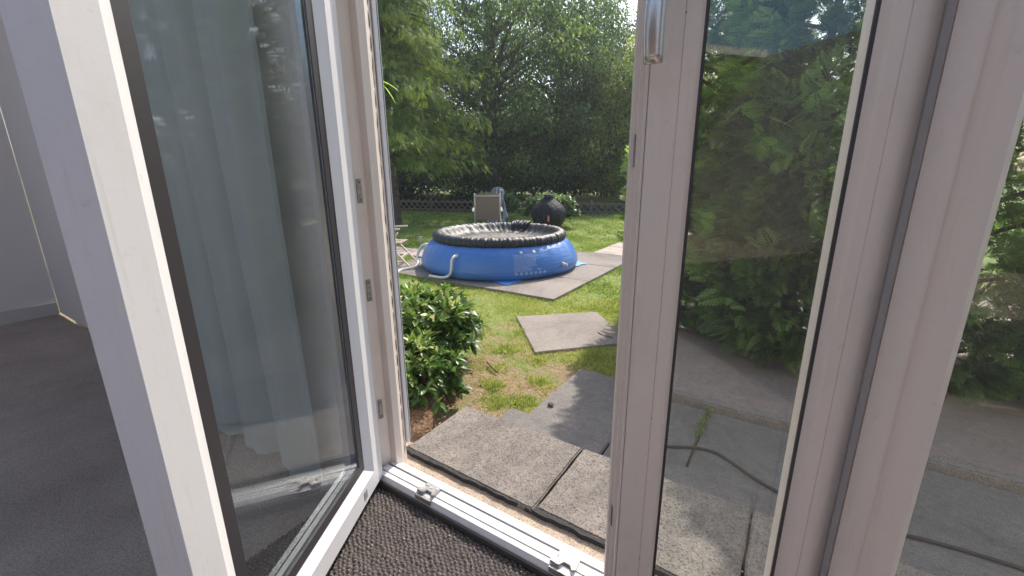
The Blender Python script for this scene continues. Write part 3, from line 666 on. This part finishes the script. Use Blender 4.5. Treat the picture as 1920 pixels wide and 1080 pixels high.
# ------------------------------------------------------------------ GARDEN FURNITURE
FRAME = mat('champagne_aluminium', (.62, .56, .47), .4, .3)
MESH = mat('taupe_mesh_fabric', (.27, .19, .16), .8); bump(MESH, noise(MESH, coords(MESH), 300), .3, .003)
ch = empty('reclining_chair', (-6.17, 8.33, 0), R_(37), 'high backed taupe mesh garden chair with pale frame seen from behind, beyond the pool', 'chair')
# local +y is the way it faces (away from camera)
def seatback(w_, z0, z1, y0, y1, par):
    b = MB()
    for s in (-1, 1): b.tube([(s*w_/2, y0, z0), (s*w_/2*1.0, y1, z1)], .019, 10)
    b.tube([(-w_/2, y1+.004, z1-.06), (w_/2, y1+.004, z1-.06)], .016, 10); b.build('back_frame', FRAME, par, True)
    b = MB(); b.box((-w_/2+.02, -.004, 0), (w_/2-.02, .004, math.hypot(z1-z0, y1-y0)-.01), Matrix.Translation((0, y0, z0)) @ Matrix.Rotation(-math.atan2(y1-y0, z1-z0), 4, 'X')); b.build('backrest', MESH, par)
seatback(.58, .34, .965, -.05, -.24, ch)
b = MB(); b.box((-.27, -.03, .38), (.27, .46, .395)); b.build('seat', MESH, ch)
for s in (-1, 1):
    b = MB(); b.bar((s*.33, -.20, .56), (s*.33, .34, .60), .055, .022); b.build('armrest', mat('pale_arm', (.75, .70, .62), .5), ch, bevel=.004)
    b = MB(); b.tube([(s*.31, .30, .59), (s*.31, -.22, 0.01)], .014, 8); b.build('leg', FRAME, ch, True)
    b = MB(); b.tube([(s*.29, -.12, .50), (s*.29, .42, 0.01)], .014, 8); b.build('leg', FRAME, ch, True)

fc = empty('folding_chair', (-5.07, 4.80, .036), math.atan2(.5, .85), 'folding garden chair with a wooden slatted seat at the left edge of the patio', 'chair')
WOOD = mat('grey_teak', (.36, .28, .23), .75); _c = coords(WOOD); base(WOOD, ramp(WOOD, noise(WOOD, _c, 25, 4), [(.3, (.27, .2, .16)), (.7, (.46, .37, .31))]))
PALEW = mat('pale_frame', (.60, .54, .44), .5)
# local +x = forward, local +y = lateral
for s in (0, 1):
    y = -.21+.42*s
    b = MB(); b.bar((.0, y, .0), (-.46, y, .52), .024, .034, (0, 1, 0)); b.build('leg', PALEW, fc, bevel=.003)
    b = MB(); b.bar((-.62, y+.03, .0), (-.28, y+.03, .46), .022, .030, (0, 1, 0)); b.build('leg', PALEW, fc, bevel=.003)
    b = MB(); b.bar((-.75, y-.01, .545), (-.10, y-.01, .575), .045, .022); b.build('armrest', PALEW, fc, bevel=.003)
    b = MB(); b.bar((-.52, y, .36), (-.92, y, 1.0), .024, .034, (0, 1, 0)); b.build('back_post', PALEW, fc, bevel=.003)
b = MB()
for k in range(7): b.box((-.62+k*.075, -.19, .345), (-.555+k*.075, .19, .362))
b.build('seat', WOOD, fc, bevel=.003)
b = MB()
for k in range(8): z = .45+k*.068; xx = -.575-k*.0425; b.box((xx-.008, -.2, z), (xx+.008, .2, z+.05))
b.build('backrest', WOOD, fc, bevel=.003)
b = MB(); b.bar((-.12, -.2, .13), (-.12, .2, .13), .02, .03); b.build('crossbar', PALEW, fc)

# kettle barbecue under a cover
gr = empty('barbecue', (-4.98, 9.15, 0), R_(-28), 'black covered kettle barbecue standing on the lawn behind the pool', 'barbecue')
BLK = mat('black_grill_cover', (.018, .018, .022), .65, 0, .3); bump(BLK, noise(BLK, coords(BLK), 9, 4, .6, 1.), .8, .04)
gr.scale = (1.0, 1.0, 1.04)
gp = [(0.0, .885), (.09, .885), (.115, .87), (.12, .845), (.105, .83), (.11, .81), (.19, .75), (.27, .69), (.34, .625), (.39, .56), (.41, .50), (.408, .42), (.39, .32), (.345, .23), (.31, .15), (.30, .12)]
def gf_(r, z, th):
    k = min(1, max(0, (.62-z)/.1)); return r*(1+.035*k*math.cos(th*4+.3)+.012*math.sin(th*11)*k)+.012*math.sin(th*7+z*20)*k, z - .035*k*abs(math.sin(th*2))*(.5 if z > .5 else 1)*(z > .45)
b = MB(); b.lathe(gp, 96, (0, 0, 0), gf_); cov = b.build('cover', BLK, gr, True)
b = MB()
for k in range(48):
    t = k/48*2*math.pi; 
b.lathe([(.123, .835), (.129, .84), (.129, .848), (.123, .853)], 40); b.build('drawcord', mat('cover_cord', (.08, .08, .085), .6), gr, True)
for k, (x, y) in enumerate(((.24, -.16), (-.24, -.16), (0, .28))):
    b = MB(); b.tube([(x*.7, y*.7, .35), (x, y, .02)], .013, 8); lg = b.build('leg', DARKM, gr, True)
for s in (-1, 1):
    b = MB(); b.tube([(s*.285, -.19, .075), (s*.325, -.19, .075)], .075, 20); b.build('wheel', mat('wheel_black', (.02, .02, .02), .6), gr, True)
# red logo patch facing the camera
th = math.atan2(-9.15, 4.98)-R_(-28); pc = Vector((.412*math.cos(th), .412*math.sin(th), .38)); tx = Vector((-math.sin(th), math.cos(th), 0)); nx_ = Vector((math.cos(th), math.sin(th), 0))
mt = Matrix(((tx.x, nx_.x, 0, pc.x), (tx.y, nx_.y, 0, pc.y), (0, 0, 1, pc.z), (0, 0, 0, 1)))
b = MB(); b.box((-.028, -.012, -.075), (.028, .010, .075), mt); bad = b.build('badge', mat('red_badge', (.45, .04, .03), .5), gr)
b = MB()
b.box((-.016, .0101, .01), (.014, .012, .045), mt); b.box((-.016, .0101, -.04), (.016, .012, -.004), mt); b.build('badge_print', mat('badge_pink', (.75, .3, .27), .5), bad)

# object under a grey crumpled plastic cover beside the chair
TARP = mat('grey_plaid_tarp', (.3, .3, .32), .45); c = coords(TARP)
w1 = N(TARP, 'ShaderNodeTexWave'); w1.inputs['Scale'].default_value = 3.0; w1.inputs['Distortion'].default_value = 5; L(TARP, c, w1.inputs[0])
base(TARP, mix(TARP, 1., ramp(TARP, w1.outputs['Fac'], [(.35, (.13, .12, .15)), (.6, (.38, .38, .42))]), ramp(TARP, noise(TARP, c, 8, 5), [(.3, (.6, .6, .62)), (.7, (1.3, 1.3, 1.3))]), 'MULTIPLY'))
bump(TARP, noise(TARP, c, 12, 5, .6, 1), .8, .04)
tp = [(0, 1.04), (.07, 1.035), (.13, 1.0), (.16, .95), (.165, .88), (.155, .80), (.17, .68), (.20, .55), (.24, .4), (.28, .22), (.31, .05), (.32, 0)]
b = MB(); b.lathe(tp, 64, (0, 0, 0), lambda r, z, t: (r*(1+.09*math.sin(t*5+z*4)+.05*math.sin(t*12-z*9)), z)); o = b.build('parasol_base_cover', TARP, None, True); o.location = (-7.04, 10.0, 0)
tag(o, 'something upright wrapped in crumpled grey and white plastic, behind the garden chair', 'covered stand')
b = MB(); b.tube([(0, 0, -.02), (0, 0, .09)], .008, 8); b.tube([(0, 0, .09), (0, 0, .10), (0, 0, .16), (0, 0, .165)], [.03, .035, .035, .03], 14); b.tube([(0, 0, .166), (0, 0, .185)], [.05, .02], 14)
o = b.build('solar_lamp', mat('lamp_grey', (.5, .5, .46), .4), None, True); o.location = (-6.38, 6.3, 0); tag(o, 'small solar stake lamp in the lawn left of the pool', 'garden lamp')

# ------------------------------------------------------------------ FENCE
FW = mat('dark_fence_wood', (.24, .18, .145), .85)
A0 = Vector((-15.5, 11.0, 0)); A1 = Vector((-1.5, 15.2, 0)); fd = (A1-A0).normalized(); FLn = (A1-A0).length
fe = empty('lattice_fence', A0, math.atan2(fd.y, fd.x), 'low dark wooden criss cross lattice fence along the back of the lawn', 'fence')
b = MB(); x = 0
while x < FLn:
    for s in (-1, 1):
        dx = .38; p = (x, s*.012, .04); q_ = (x+s*dx, s*.012, .45)
        if q_[0] < 0: continue
        b.bar(p, q_, .02, .05, (0, 1, 0))
    x += .23
b.build('lattice', FW, fe)
b = MB()
for z in (.10, .38): b.bar((0, .035, z), (FLn, .035, z), .03, .05)
b.build('rail', FW, fe)
x = 0
while x < FLn: b = MB(); b.tube([(x, .075, -.02), (x, .075, .49), (x, .075, .51)], [.045, .045, .02], 8); b.build('post', FW, fe); x += 2.0

# ------------------------------------------------------------------ VEGETATION
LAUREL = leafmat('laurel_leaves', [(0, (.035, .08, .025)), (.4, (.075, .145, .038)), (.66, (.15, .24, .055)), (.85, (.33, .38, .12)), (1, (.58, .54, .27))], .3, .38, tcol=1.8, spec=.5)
TWIG = mat('twigs', (.10, .07, .045), .8)
def laurel(center, ax, n, seed, name, label, cat, leafl=(.06, .10), m=LAUREL, lift=.25, group=None, wr=.38):
    g = np.random.default_rng(seed)
    root = empty(name, (center[0], center[1], 0), label=label, cat=cat, group=group)
    # rosettes at twig ends, on lumpy shells
    nb = n//9; u_ = unit(nb, g); u_[:, 2] = np.abs(u_[:, 2])*1.0-.25
    lump = 1+.15*np.sin(u_[:, 0]*7+seed)*np.cos(u_[:, 1]*6)+.10*np.sin(u_[:, 2]*11+seed)+np.where(g.random(nb) < .06, g.uniform(.05, .16, nb), 0)
    rad = g.uniform(.55, 1.0, nb)**.45*lump
    tips = np.stack([u_[:, 0]*ax[0]*rad, u_[:, 1]*ax[1]*rad, center[2]+u_[:, 2]*ax[2]*rad], 1)
    tips = tips[tips[:, 2] > .06]; nb = len(tips)
    idx = np.repeat(np.arange(nb), 9); k = len(idx)
    out = tips.copy(); out[:, 2] -= center[2]*.6; out /= np.linalg.norm(out, axis=1)[:, None]
    D = out[idx]*.55+unit(k, g)*.85+np.array([0, 0, lift]); D /= np.linalg.norm(D, axis=1)[:, None]
    P = tips[idx]-out[idx]*g.uniform(0, .07, k)[:, None]*ax[0]/.6
    Nn = np.array([0, 0, 1.])+out[idx]*.5+g.normal(0, .35, (k, 3))
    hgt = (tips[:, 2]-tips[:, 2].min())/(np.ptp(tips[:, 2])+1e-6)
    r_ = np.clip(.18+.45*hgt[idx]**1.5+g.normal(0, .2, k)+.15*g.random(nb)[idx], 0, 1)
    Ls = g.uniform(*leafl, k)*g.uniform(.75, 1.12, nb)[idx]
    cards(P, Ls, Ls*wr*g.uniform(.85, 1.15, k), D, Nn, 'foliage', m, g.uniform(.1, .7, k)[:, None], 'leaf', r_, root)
    b = MB()
    for i in range(0, nb, max(1, nb//60)):
        t = tips[i]; b.tube([(0+.05*math.sin(i), .05*math.cos(i), 0), (t[0]*.35, t[1]*.35, t[2]*.5), (t[0]*.9, t[1]*.9, t[2]*.93)], [.012, .008, .003], 5)
    b.build('stems', TWIG, root); return root
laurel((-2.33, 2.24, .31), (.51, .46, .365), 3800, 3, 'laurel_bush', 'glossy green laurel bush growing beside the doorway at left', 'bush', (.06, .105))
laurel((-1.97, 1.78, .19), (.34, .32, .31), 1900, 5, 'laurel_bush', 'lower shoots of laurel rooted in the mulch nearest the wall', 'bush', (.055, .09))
RHODO = leafmat('rhododendron_leaves', [(0, (.06, .11, .04)), (.5, (.14, .22, .08)), (1, (.34, .42, .2))], .3, .35, spec=.7)
laurel((-7.75, 11.0, .48), (.72, .6, .5), 3000, 8, 'rhododendron', 'small rhododendron behind the mesh chair at the fence', 'bush', (.09, .15), RHODO, .35)
laurel((-5.62, 10.4, .42), (.82, .5, .58), 3400, 9, 'rhododendron', 'rounded rhododendron right behind the covered barbecue', 'bush', (.09, .15), RHODO, .35)

# thuja columns
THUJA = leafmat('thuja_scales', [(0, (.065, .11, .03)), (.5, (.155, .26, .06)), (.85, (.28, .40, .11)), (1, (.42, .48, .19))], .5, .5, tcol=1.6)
def spray_template():
    """flat fern-like spray in local x(dir) / y(side); returns rhombs"""
    Q = []
    def leaflet(p, d, l, w_):
        d = np.array(d)/np.hypot(*d); s = np.array([-d[1], d[0]]); p = np.array(p)
        Q.append([p, p+d*l*.5+s*w_*.5, p+d*l, p+d*l*.5-s*w_*.5])
    leaflet((0, 0), (1, 0), 1.0, .035)
    for k in range(7):
        t = .14+k*.12; l = .52*(1-abs(t-.25)*.95)
        for s in (-1, 1):
            a = R_(48)*s; dx, dy = math.cos(a), math.sin(a)
            leaflet((t, 0), (dx, dy), l, .045)
            for j in (.3, .52, .74):
                for s2 in (-1, 1):
                    a2 = a+R_(38)*s2; leaflet((t+dx*l*j, dy*l*j), (math.cos(a2), math.sin(a2)), l*.42*(1.1-j), .042)
    return np.array(Q)  # n,4,2
SPR = spray_template()
SPRS = SPR[[i for i in range(len(SPR))][::2]]
def sprays(P, D, Nn, Ls, r_, name, m, parent, tmpl=SPR, droop=.35):
    n = len(P); D = D/np.linalg.norm(D, axis=1)[:, None]; S_ = np.cross(Nn, D); S_ /= np.linalg.norm(S_, axis=1)[:, None]+1e-9; Q = np.cross(D, S_)
    T = tmpl.reshape(-1, 2); X_ = T[:, 0][None, :, None]; Y_ = T[:, 1][None, :, None]
    V = P[:, None]+(D[:, None]*X_+S_[:, None]*Y_-Q[:, None]*droop*(X_**2*.6+Y_**2*.5))*Ls[:, None, None]
    F = np.arange(n*len(T)).reshape(-1, 4)
    return link(name, npmesh(name, V.reshape(-1, 3), F, np.clip(np.repeat(r_, len(tmpl))+rng.normal(0, .08, n*len(tmpl)), 0, 1)), m, parent)
def thuja(x, y, rx, ry, h, n, seed, label):
    g = np.random.default_rng(seed); root = empty('thuja', (x, y, 0), label=label, cat='conifer', group='thuja hedge beside the garden path')
    t = g.random(n); z = .16+h*t**1.25; prof = np.clip(1.06-.55*(z/h)**3.0, 0, 1)*np.clip((z+.25)/.6, .55, 1); th = g.uniform(0, 2*np.pi, n)
    lump = 1+.12*np.sin(th*3+z*4+seed)+.10*np.sin(th*7-z*7)+.06*np.sin(z*19+th*5)
    rr = prof*lump*g.uniform(.60, 1., n)**.5
    P = np.stack([rx*rr*np.cos(th), ry*rr*np.sin(th), z], 1)
    out = np.stack([np.cos(th), np.sin(th), np.zeros(n)], 1)
    D = out*.8+g.normal(0, .35, (n, 3))+np.array([0, 0, .25])
    side = np.stack([-np.sin(th), np.cos(th), np.zeros(n)], 1)
    Nn = side*g.choice([-1, 1], n)[:, None]*.6+np.array([0, 0, .9])+g.normal(0, .45, (n, 3))
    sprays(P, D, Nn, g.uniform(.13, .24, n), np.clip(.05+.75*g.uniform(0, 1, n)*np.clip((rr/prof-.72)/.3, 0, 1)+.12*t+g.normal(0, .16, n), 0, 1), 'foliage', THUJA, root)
    b = MB(); b.tube([(0, 0, 0), (0, 0, h*.5), (0, 0, h*.95)], [.06, .04, .01], 8)
    for k in range(26):
        z0 = .2+h*.85*k/26; a = k*2.4; b.tube([(0, 0, z0), (rx*.4*math.cos(a), ry*.4*math.sin(a), z0+.1), (rx*.7*math.cos(a), ry*.7*math.sin(a), z0+.22)], [.018, .012, .005], 5)
    b.build('trunk', BARK, root)
    return root
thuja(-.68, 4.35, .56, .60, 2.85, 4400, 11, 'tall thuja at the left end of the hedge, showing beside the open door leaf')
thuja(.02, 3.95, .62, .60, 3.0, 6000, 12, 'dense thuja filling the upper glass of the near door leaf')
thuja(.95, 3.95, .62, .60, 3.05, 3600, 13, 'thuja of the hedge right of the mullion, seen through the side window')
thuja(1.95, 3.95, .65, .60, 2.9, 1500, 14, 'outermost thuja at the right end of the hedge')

# broadleaf trees behind the fence
def tree(x, y, h, cr, z0, n, seed, label, m, leaf, droop, name='tree', group=None, trunk_r=.22, gaps=.0, lean=(0, 0), hollow=.45, cluster=55, csize=.45, shape='rhomb', zc=None, aspect=.55):
    g = np.random.default_rng(seed); root = empty(name, (x, y, 0), label=label, cat='tree', group=group)
    nc = n//cluster; u_ = unit(nc, g); rr = g.uniform(hollow**3, 1, nc)**(1/3.)
    zc = zc or (z0+h)/2; hz_ = (h-z0)/2
    lump = 1+.16*np.sin(u_[:, 0]*5+seed)*np.cos(u_[:, 2]*6)+.12*np.sin(u_[:, 1]*9+u_[:, 2]*7)
    C_ = np.stack([u_[:, 0]*cr*rr*lump+lean[0], u_[:, 1]*cr*rr*lump+lean[1], zc+u_[:, 2]*hz_*rr], 1)
    if gaps: 
        keep = (np.sin(C_[:, 0]*1.9+seed)*np.sin(C_[:, 2]*2.3+seed*2)+.5*np.sin(C_[:, 0]*4.1)*np.cos(C_[:, 2]*3.7)) > -1+gaps*0.9; C_ = C_[keep]
    nc = len(C_); idx = np.repeat(np.arange(nc), cluster); k = len(idx)
    off = g.normal(0, 1, (k, 3))*csize*np.array([1, 1, .55]); off[:, 2] -= np.hypot(off[:, 0], off[:, 1])*droop
    P = C_[idx]+off
    D = g.normal(0, .7, (k, 3))+np.array([0, 0, -.5-droop])+off*.6
    Nn = unit(k, g)+np.array([0, 0, .5])
    cl = g.normal(0, .22, nc)[idx]; r_ = np.clip(.45+cl+g.normal(0, .15, k), 0, 1)
    Ls = g.uniform(leaf*.7, leaf*1.3, k)
    k2 = P[:, 2] > .25; 
    cards(P[k2], Ls[k2], Ls[k2]*aspect, D[k2], Nn[k2], 'crown', m, .3, shape, r_[k2], root)
    b = MB(); b.tube([(0, 0, -.1), (.05, 0, h*.2), (lean[0]*.3-.05, lean[1]*.3, h*.45), (lean[0]*.6, lean[1]*.6, h*.8)], [trunk_r*1.25, trunk_r, trunk_r*.75, trunk_r*.3], 12)
    for q in range(0, nc, max(1, nc//46)):
        c_ = C_[q]; zb = max(h*.14, min(c_[2]*.7, h*.75)); b.tube([(lean[0]*.2, lean[1]*.2, zb), (c_[0]*.5, c_[1]*.5, (zb+c_[2])*.5+.15), (c_[0]*.95, c_[1]*.95, c_[2])], [trunk_r*.3, trunk_r*.16, .015], 6)
    b.build('trunk', BARK, root, True); return root
DK = leafmat('dark_tree_leaves', [(0, (.034, .058, .034)), (.5, (.08, .124, .06)), (.85, (.165, .225, .085)), (1, (.29, .32, .12))], .48, .55, tcol=1.7)
DW = leafmat('wood_leaves', [(0, (.02, .04, .018)), (.6, (.045, .08, .03)), (1, (.09, .13, .045))], .3, .6)
MD = leafmat('birch_leaves', [(0, (.10, .13, .035)), (.5, (.24, .28, .07)), (.85, (.38, .38, .10)), (1, (.50, .42, .14))], .55, .5, tcol=1.6)
YC = leafmat('sunlit_conifer_leaves', [(0, (.055, .09, .025)), (.5, (.14, .20, .045)), (.85, (.28, .33, .08)), (1, (.42, .42, .12))], .55, .55, tcol=1.7)
tree(-11.3, 15.6, 10.5, 5.4, .5, 105000, 21, 'big dark broadleaf tree with a thick trunk behind the fence, middle of the view', DK, .125, .45, trunk_r=.34, csize=.33, gaps=.78, cluster=110)
tree(-16.8, 14.6, 9.5, 4.6, .9, 55000, 22, 'dark tree at the left behind the deck chair', DK, .125, .45, trunk_r=.24, csize=.34, gaps=.72, cluster=110)
tree(-10.2, 19.8, 9.5, 4.2, .5, 70000, 23, 'full dark tree with hanging foliage right of the middle', DK, .12, .6, trunk_r=.26, csize=.34, gaps=.72, cluster=110)
tree(-6.7, 19.6, 7.0, 3.0, .5, 60000, 24, 'lighter yellow green birch at the right end beside the door edge', MD, .11, .8, trunk_r=.13, csize=.27, gaps=.2, cluster=80)
tree(-3.6, 24, 8.6, 3.6, .6, 26000, 25, 'loose pale tree far back behind the birch', MD, .13, .6, trunk_r=.18, csize=.5, gaps=.3)
for i, (x_, y_, h_, r_, lb) in enumerate(((-22, 21, 5.2, 5, 'farthest left dark tree of the wood'), (-15.2, 22.5, 4.6, 4.4, 'dark wood tree behind the left gap of light'), (-9.5, 24, 4.8, 4.6, 'dark wood tree directly behind the thick trunk'), (-1.5, 26, 4.8, 4.6, 'dark wood tree behind the thuja hedge'))):
    tree(x_, y_, h_, r_, .2, 26000, 31+i, lb+' beyond the fence', DW, .20, .3, name='wood_tree', group='wood beyond the fence', csize=.6, trunk_r=.2, gaps=.3, cluster=40)
# near conifer at the top left, drooping flat sprays
g = np.random.default_rng(41); root = empty('hemlock', (-9.7, 8.6, 0), label='bright green conifer with drooping fans reaching in at the upper left', cat='conifer')
n = 17000; zz = g.uniform(1.9, 8.0, n); th = g.uniform(0, 2*np.pi, n); layer = np.floor(zz/.55)
br = np.floor(th/(2*np.pi)*11+layer*.37); env = (2.9-.26*(zz-2))*(.8+.28*np.sin(br*2.3+layer*1.9)); f = g.uniform(.1, 1, n)**.6; rr = env*f
th2 = (br+.5-layer*.37+g.normal(0, .20, n))/11*2*np.pi
zc_ = (layer+.5)*.55+.25*f-.55*f**2.2+g.normal(0, .07, n)-.05
P = np.stack([rr*np.cos(th2), rr*np.sin(th2), zc_], 1); out = np.stack([np.cos(th2), np.sin(th2), -.5-.7*f], 1)
P = P+g.normal(0, .09, (n, 3))
sprays(P, out+g.normal(0, .6, (n, 3)), np.tile([0, 0, 1.], (n, 1))+g.normal(0, .3, (n, 3))+out*[.5, .5, 0], g.uniform(.13, .27, n), np.clip(.3+.3*f+g.normal(0, .18, n), 0, 1), 'foliage', YC, root, SPRS, .6)
b = MB(); b.tube([(0, 0, -.1), (0, 0, 4), (0, 0, 8)], [.2, .14, .03], 10)
for l in range(3, 15):
    for q in range(11): a = (q+.5-l*.37)/11*2*math.pi; e = (2.9-.26*(l*.55-2))*.75; b.tube([(0, 0, l*.55+.2), (e*.5*math.cos(a), e*.5*math.sin(a), l*.55+.35), (e*math.cos(a), e*math.sin(a), l*.55+.05)], [.035, .02, .006], 5)
b.build('trunk', BARK, root)
# dark undergrowth behind the fence
UND = leafmat('undergrowth_leaves', [(0, (.008, .018, .008)), (.6, (.02, .04, .014)), (1, (.05, .085, .03))], .2, .6)
g = np.random.default_rng(51); n = 60000; s = g.uniform(-3, 27, n); off = np.abs(g.normal(0, 1.0, n))+.35
P = np.stack([A0.x+fd.x*s-fd.y*off, A0.y+fd.y*s+fd.x*off, g.uniform(.02, 1, n)**1.4*(.7+.7*np.sin(s*1.3)+.35*np.sin(s*3.1))*np.clip(off, .3, 1.6)], 1); P[:, 2] = np.abs(P[:, 2])+.03
k = (s < 6.0) | (P[:, 2] < .12) ; P = P[k]; n = len(P)
o = cards(P, g.uniform(.07, .15, n), g.uniform(.05, .08, n), unit(n, g), unit(n, g), 'undergrowth', UND, .3, 'rhomb', g.random(n)); tag(o, 'dark ivy and brush on the ground behind the fence', kind='stuff')

# lime leaves of a climber hanging outside the left jamb
LIME = leafmat('lime_leaf', [(0, (.25, .42, .05)), (1, (.35, .52, .08))], .5, .4)
cl = empty('climber', (-1.42, 1.22, 0), label='bright lime leaves of a climber poking out past the left door frame', cat='plant')
P = np.array([[.0, 0, 1.79], [.01, .01, 1.78], [-.02, .0, 1.81], [-.10, .02, 2.0], [-.12, .0, 1.4]]); D = np.array([[.6, .25, -.55], [.7, .1, -.2], [.4, .3, -.9], [.2, .2, -.6], [.1, .4, -.5]])
LS, WS = [.12, .10, .09, .12, .11], [.022, .02, .018, .02, .02]
for k in range(5): cards(P[k:k+1], np.array([LS[k]]), np.array([WS[k]]), D[k:k+1], np.array([[0, .2, 1.]]), 'leaf', LIME, np.array([[.4]]), 'leaf', np.array([.2*k]), cl)
b = MB(); b.tube([(-.12, 0, 0), (-.14, .02, 1.0), (-.08, 0, 1.7), (0, 0, 1.8)], [.006, .005, .004, .002], 6); b.build('stem', TWIG, cl)
# weed in the paving joint
g = np.random.default_rng(61); wd = empty('weed', (-.295, 2.47, .03), label='small green weed growing in the paving joint beside the kerb', cat='weed')
n = 150; P = np.stack([g.normal(0, .012, n), g.uniform(-.20, .13, n), g.uniform(0, .05, n)*np.exp(-((g.uniform(-.2, .13, n)-.05)/.12)**2)], 1)
cards(P, g.uniform(.012, .03, n), g.uniform(.008, .014, n), unit(n, g)+[0, 0, .7], unit(n, g)+[0, 0, 1], 'foliage', GRASS, .3, 'rhomb', g.random(n)*.5, wd)
# twigs on the stepping slab and the path
b = MB(); b.tube([(-1.38, 3.50, .027), (-1.32, 3.46, .030), (-1.22, 3.45, .027)], .0035, 6); o = b.build('twig', TWIG); tag(o, 'thin dry twig lying on the stepping slab', 'twig')
b = MB(); b.tube([(-1.86, 2.46, .025), (-1.78, 2.40, .03), (-1.69, 2.36, .02)], .006, 6); o = b.build('twig', TWIG); tag(o, 'dark twig lying in the dry grass near the laurel', 'twig')
b = MB()
b.grid(lambda u, v: (-1.13+.022*math.cos(u*6.28)*math.sin(v*3.14), 2.14+.016*math.sin(u*6.28)*math.sin(v*3.14), .042+.012*math.cos(v*3.14)+.003*math.sin(u*19)), 12, 8, True); o = b.build('pebble', SLABD, None, True); tag(o, 'small dark pebble at the left edge of the side path', 'stone')

# ------------------------------------------------------------------ HAZE volume, added to lift the dark trees
HZ = bpy.data.materials.new('added_haze'); HZ.use_nodes = True; t = HZ.node_tree; t.nodes.clear()
o_ = t.nodes.new('ShaderNodeOutputMaterial'); pv = t.nodes.new('ShaderNodeVolumePrincipled')
pv.inputs['Color'].default_value = (.86, .91, 1, 1); pv.inputs['Density'].default_value = .0018; pv.inputs['Anisotropy'].default_value = .35
t.links.new(pv.outputs[0], o_.inputs['Volume'])
b = MB(); b.box((-45, -8, -1.6), (14, 45, 12.5)); o = b.build('lift_haze', HZ); tag(o, kind='stuff')
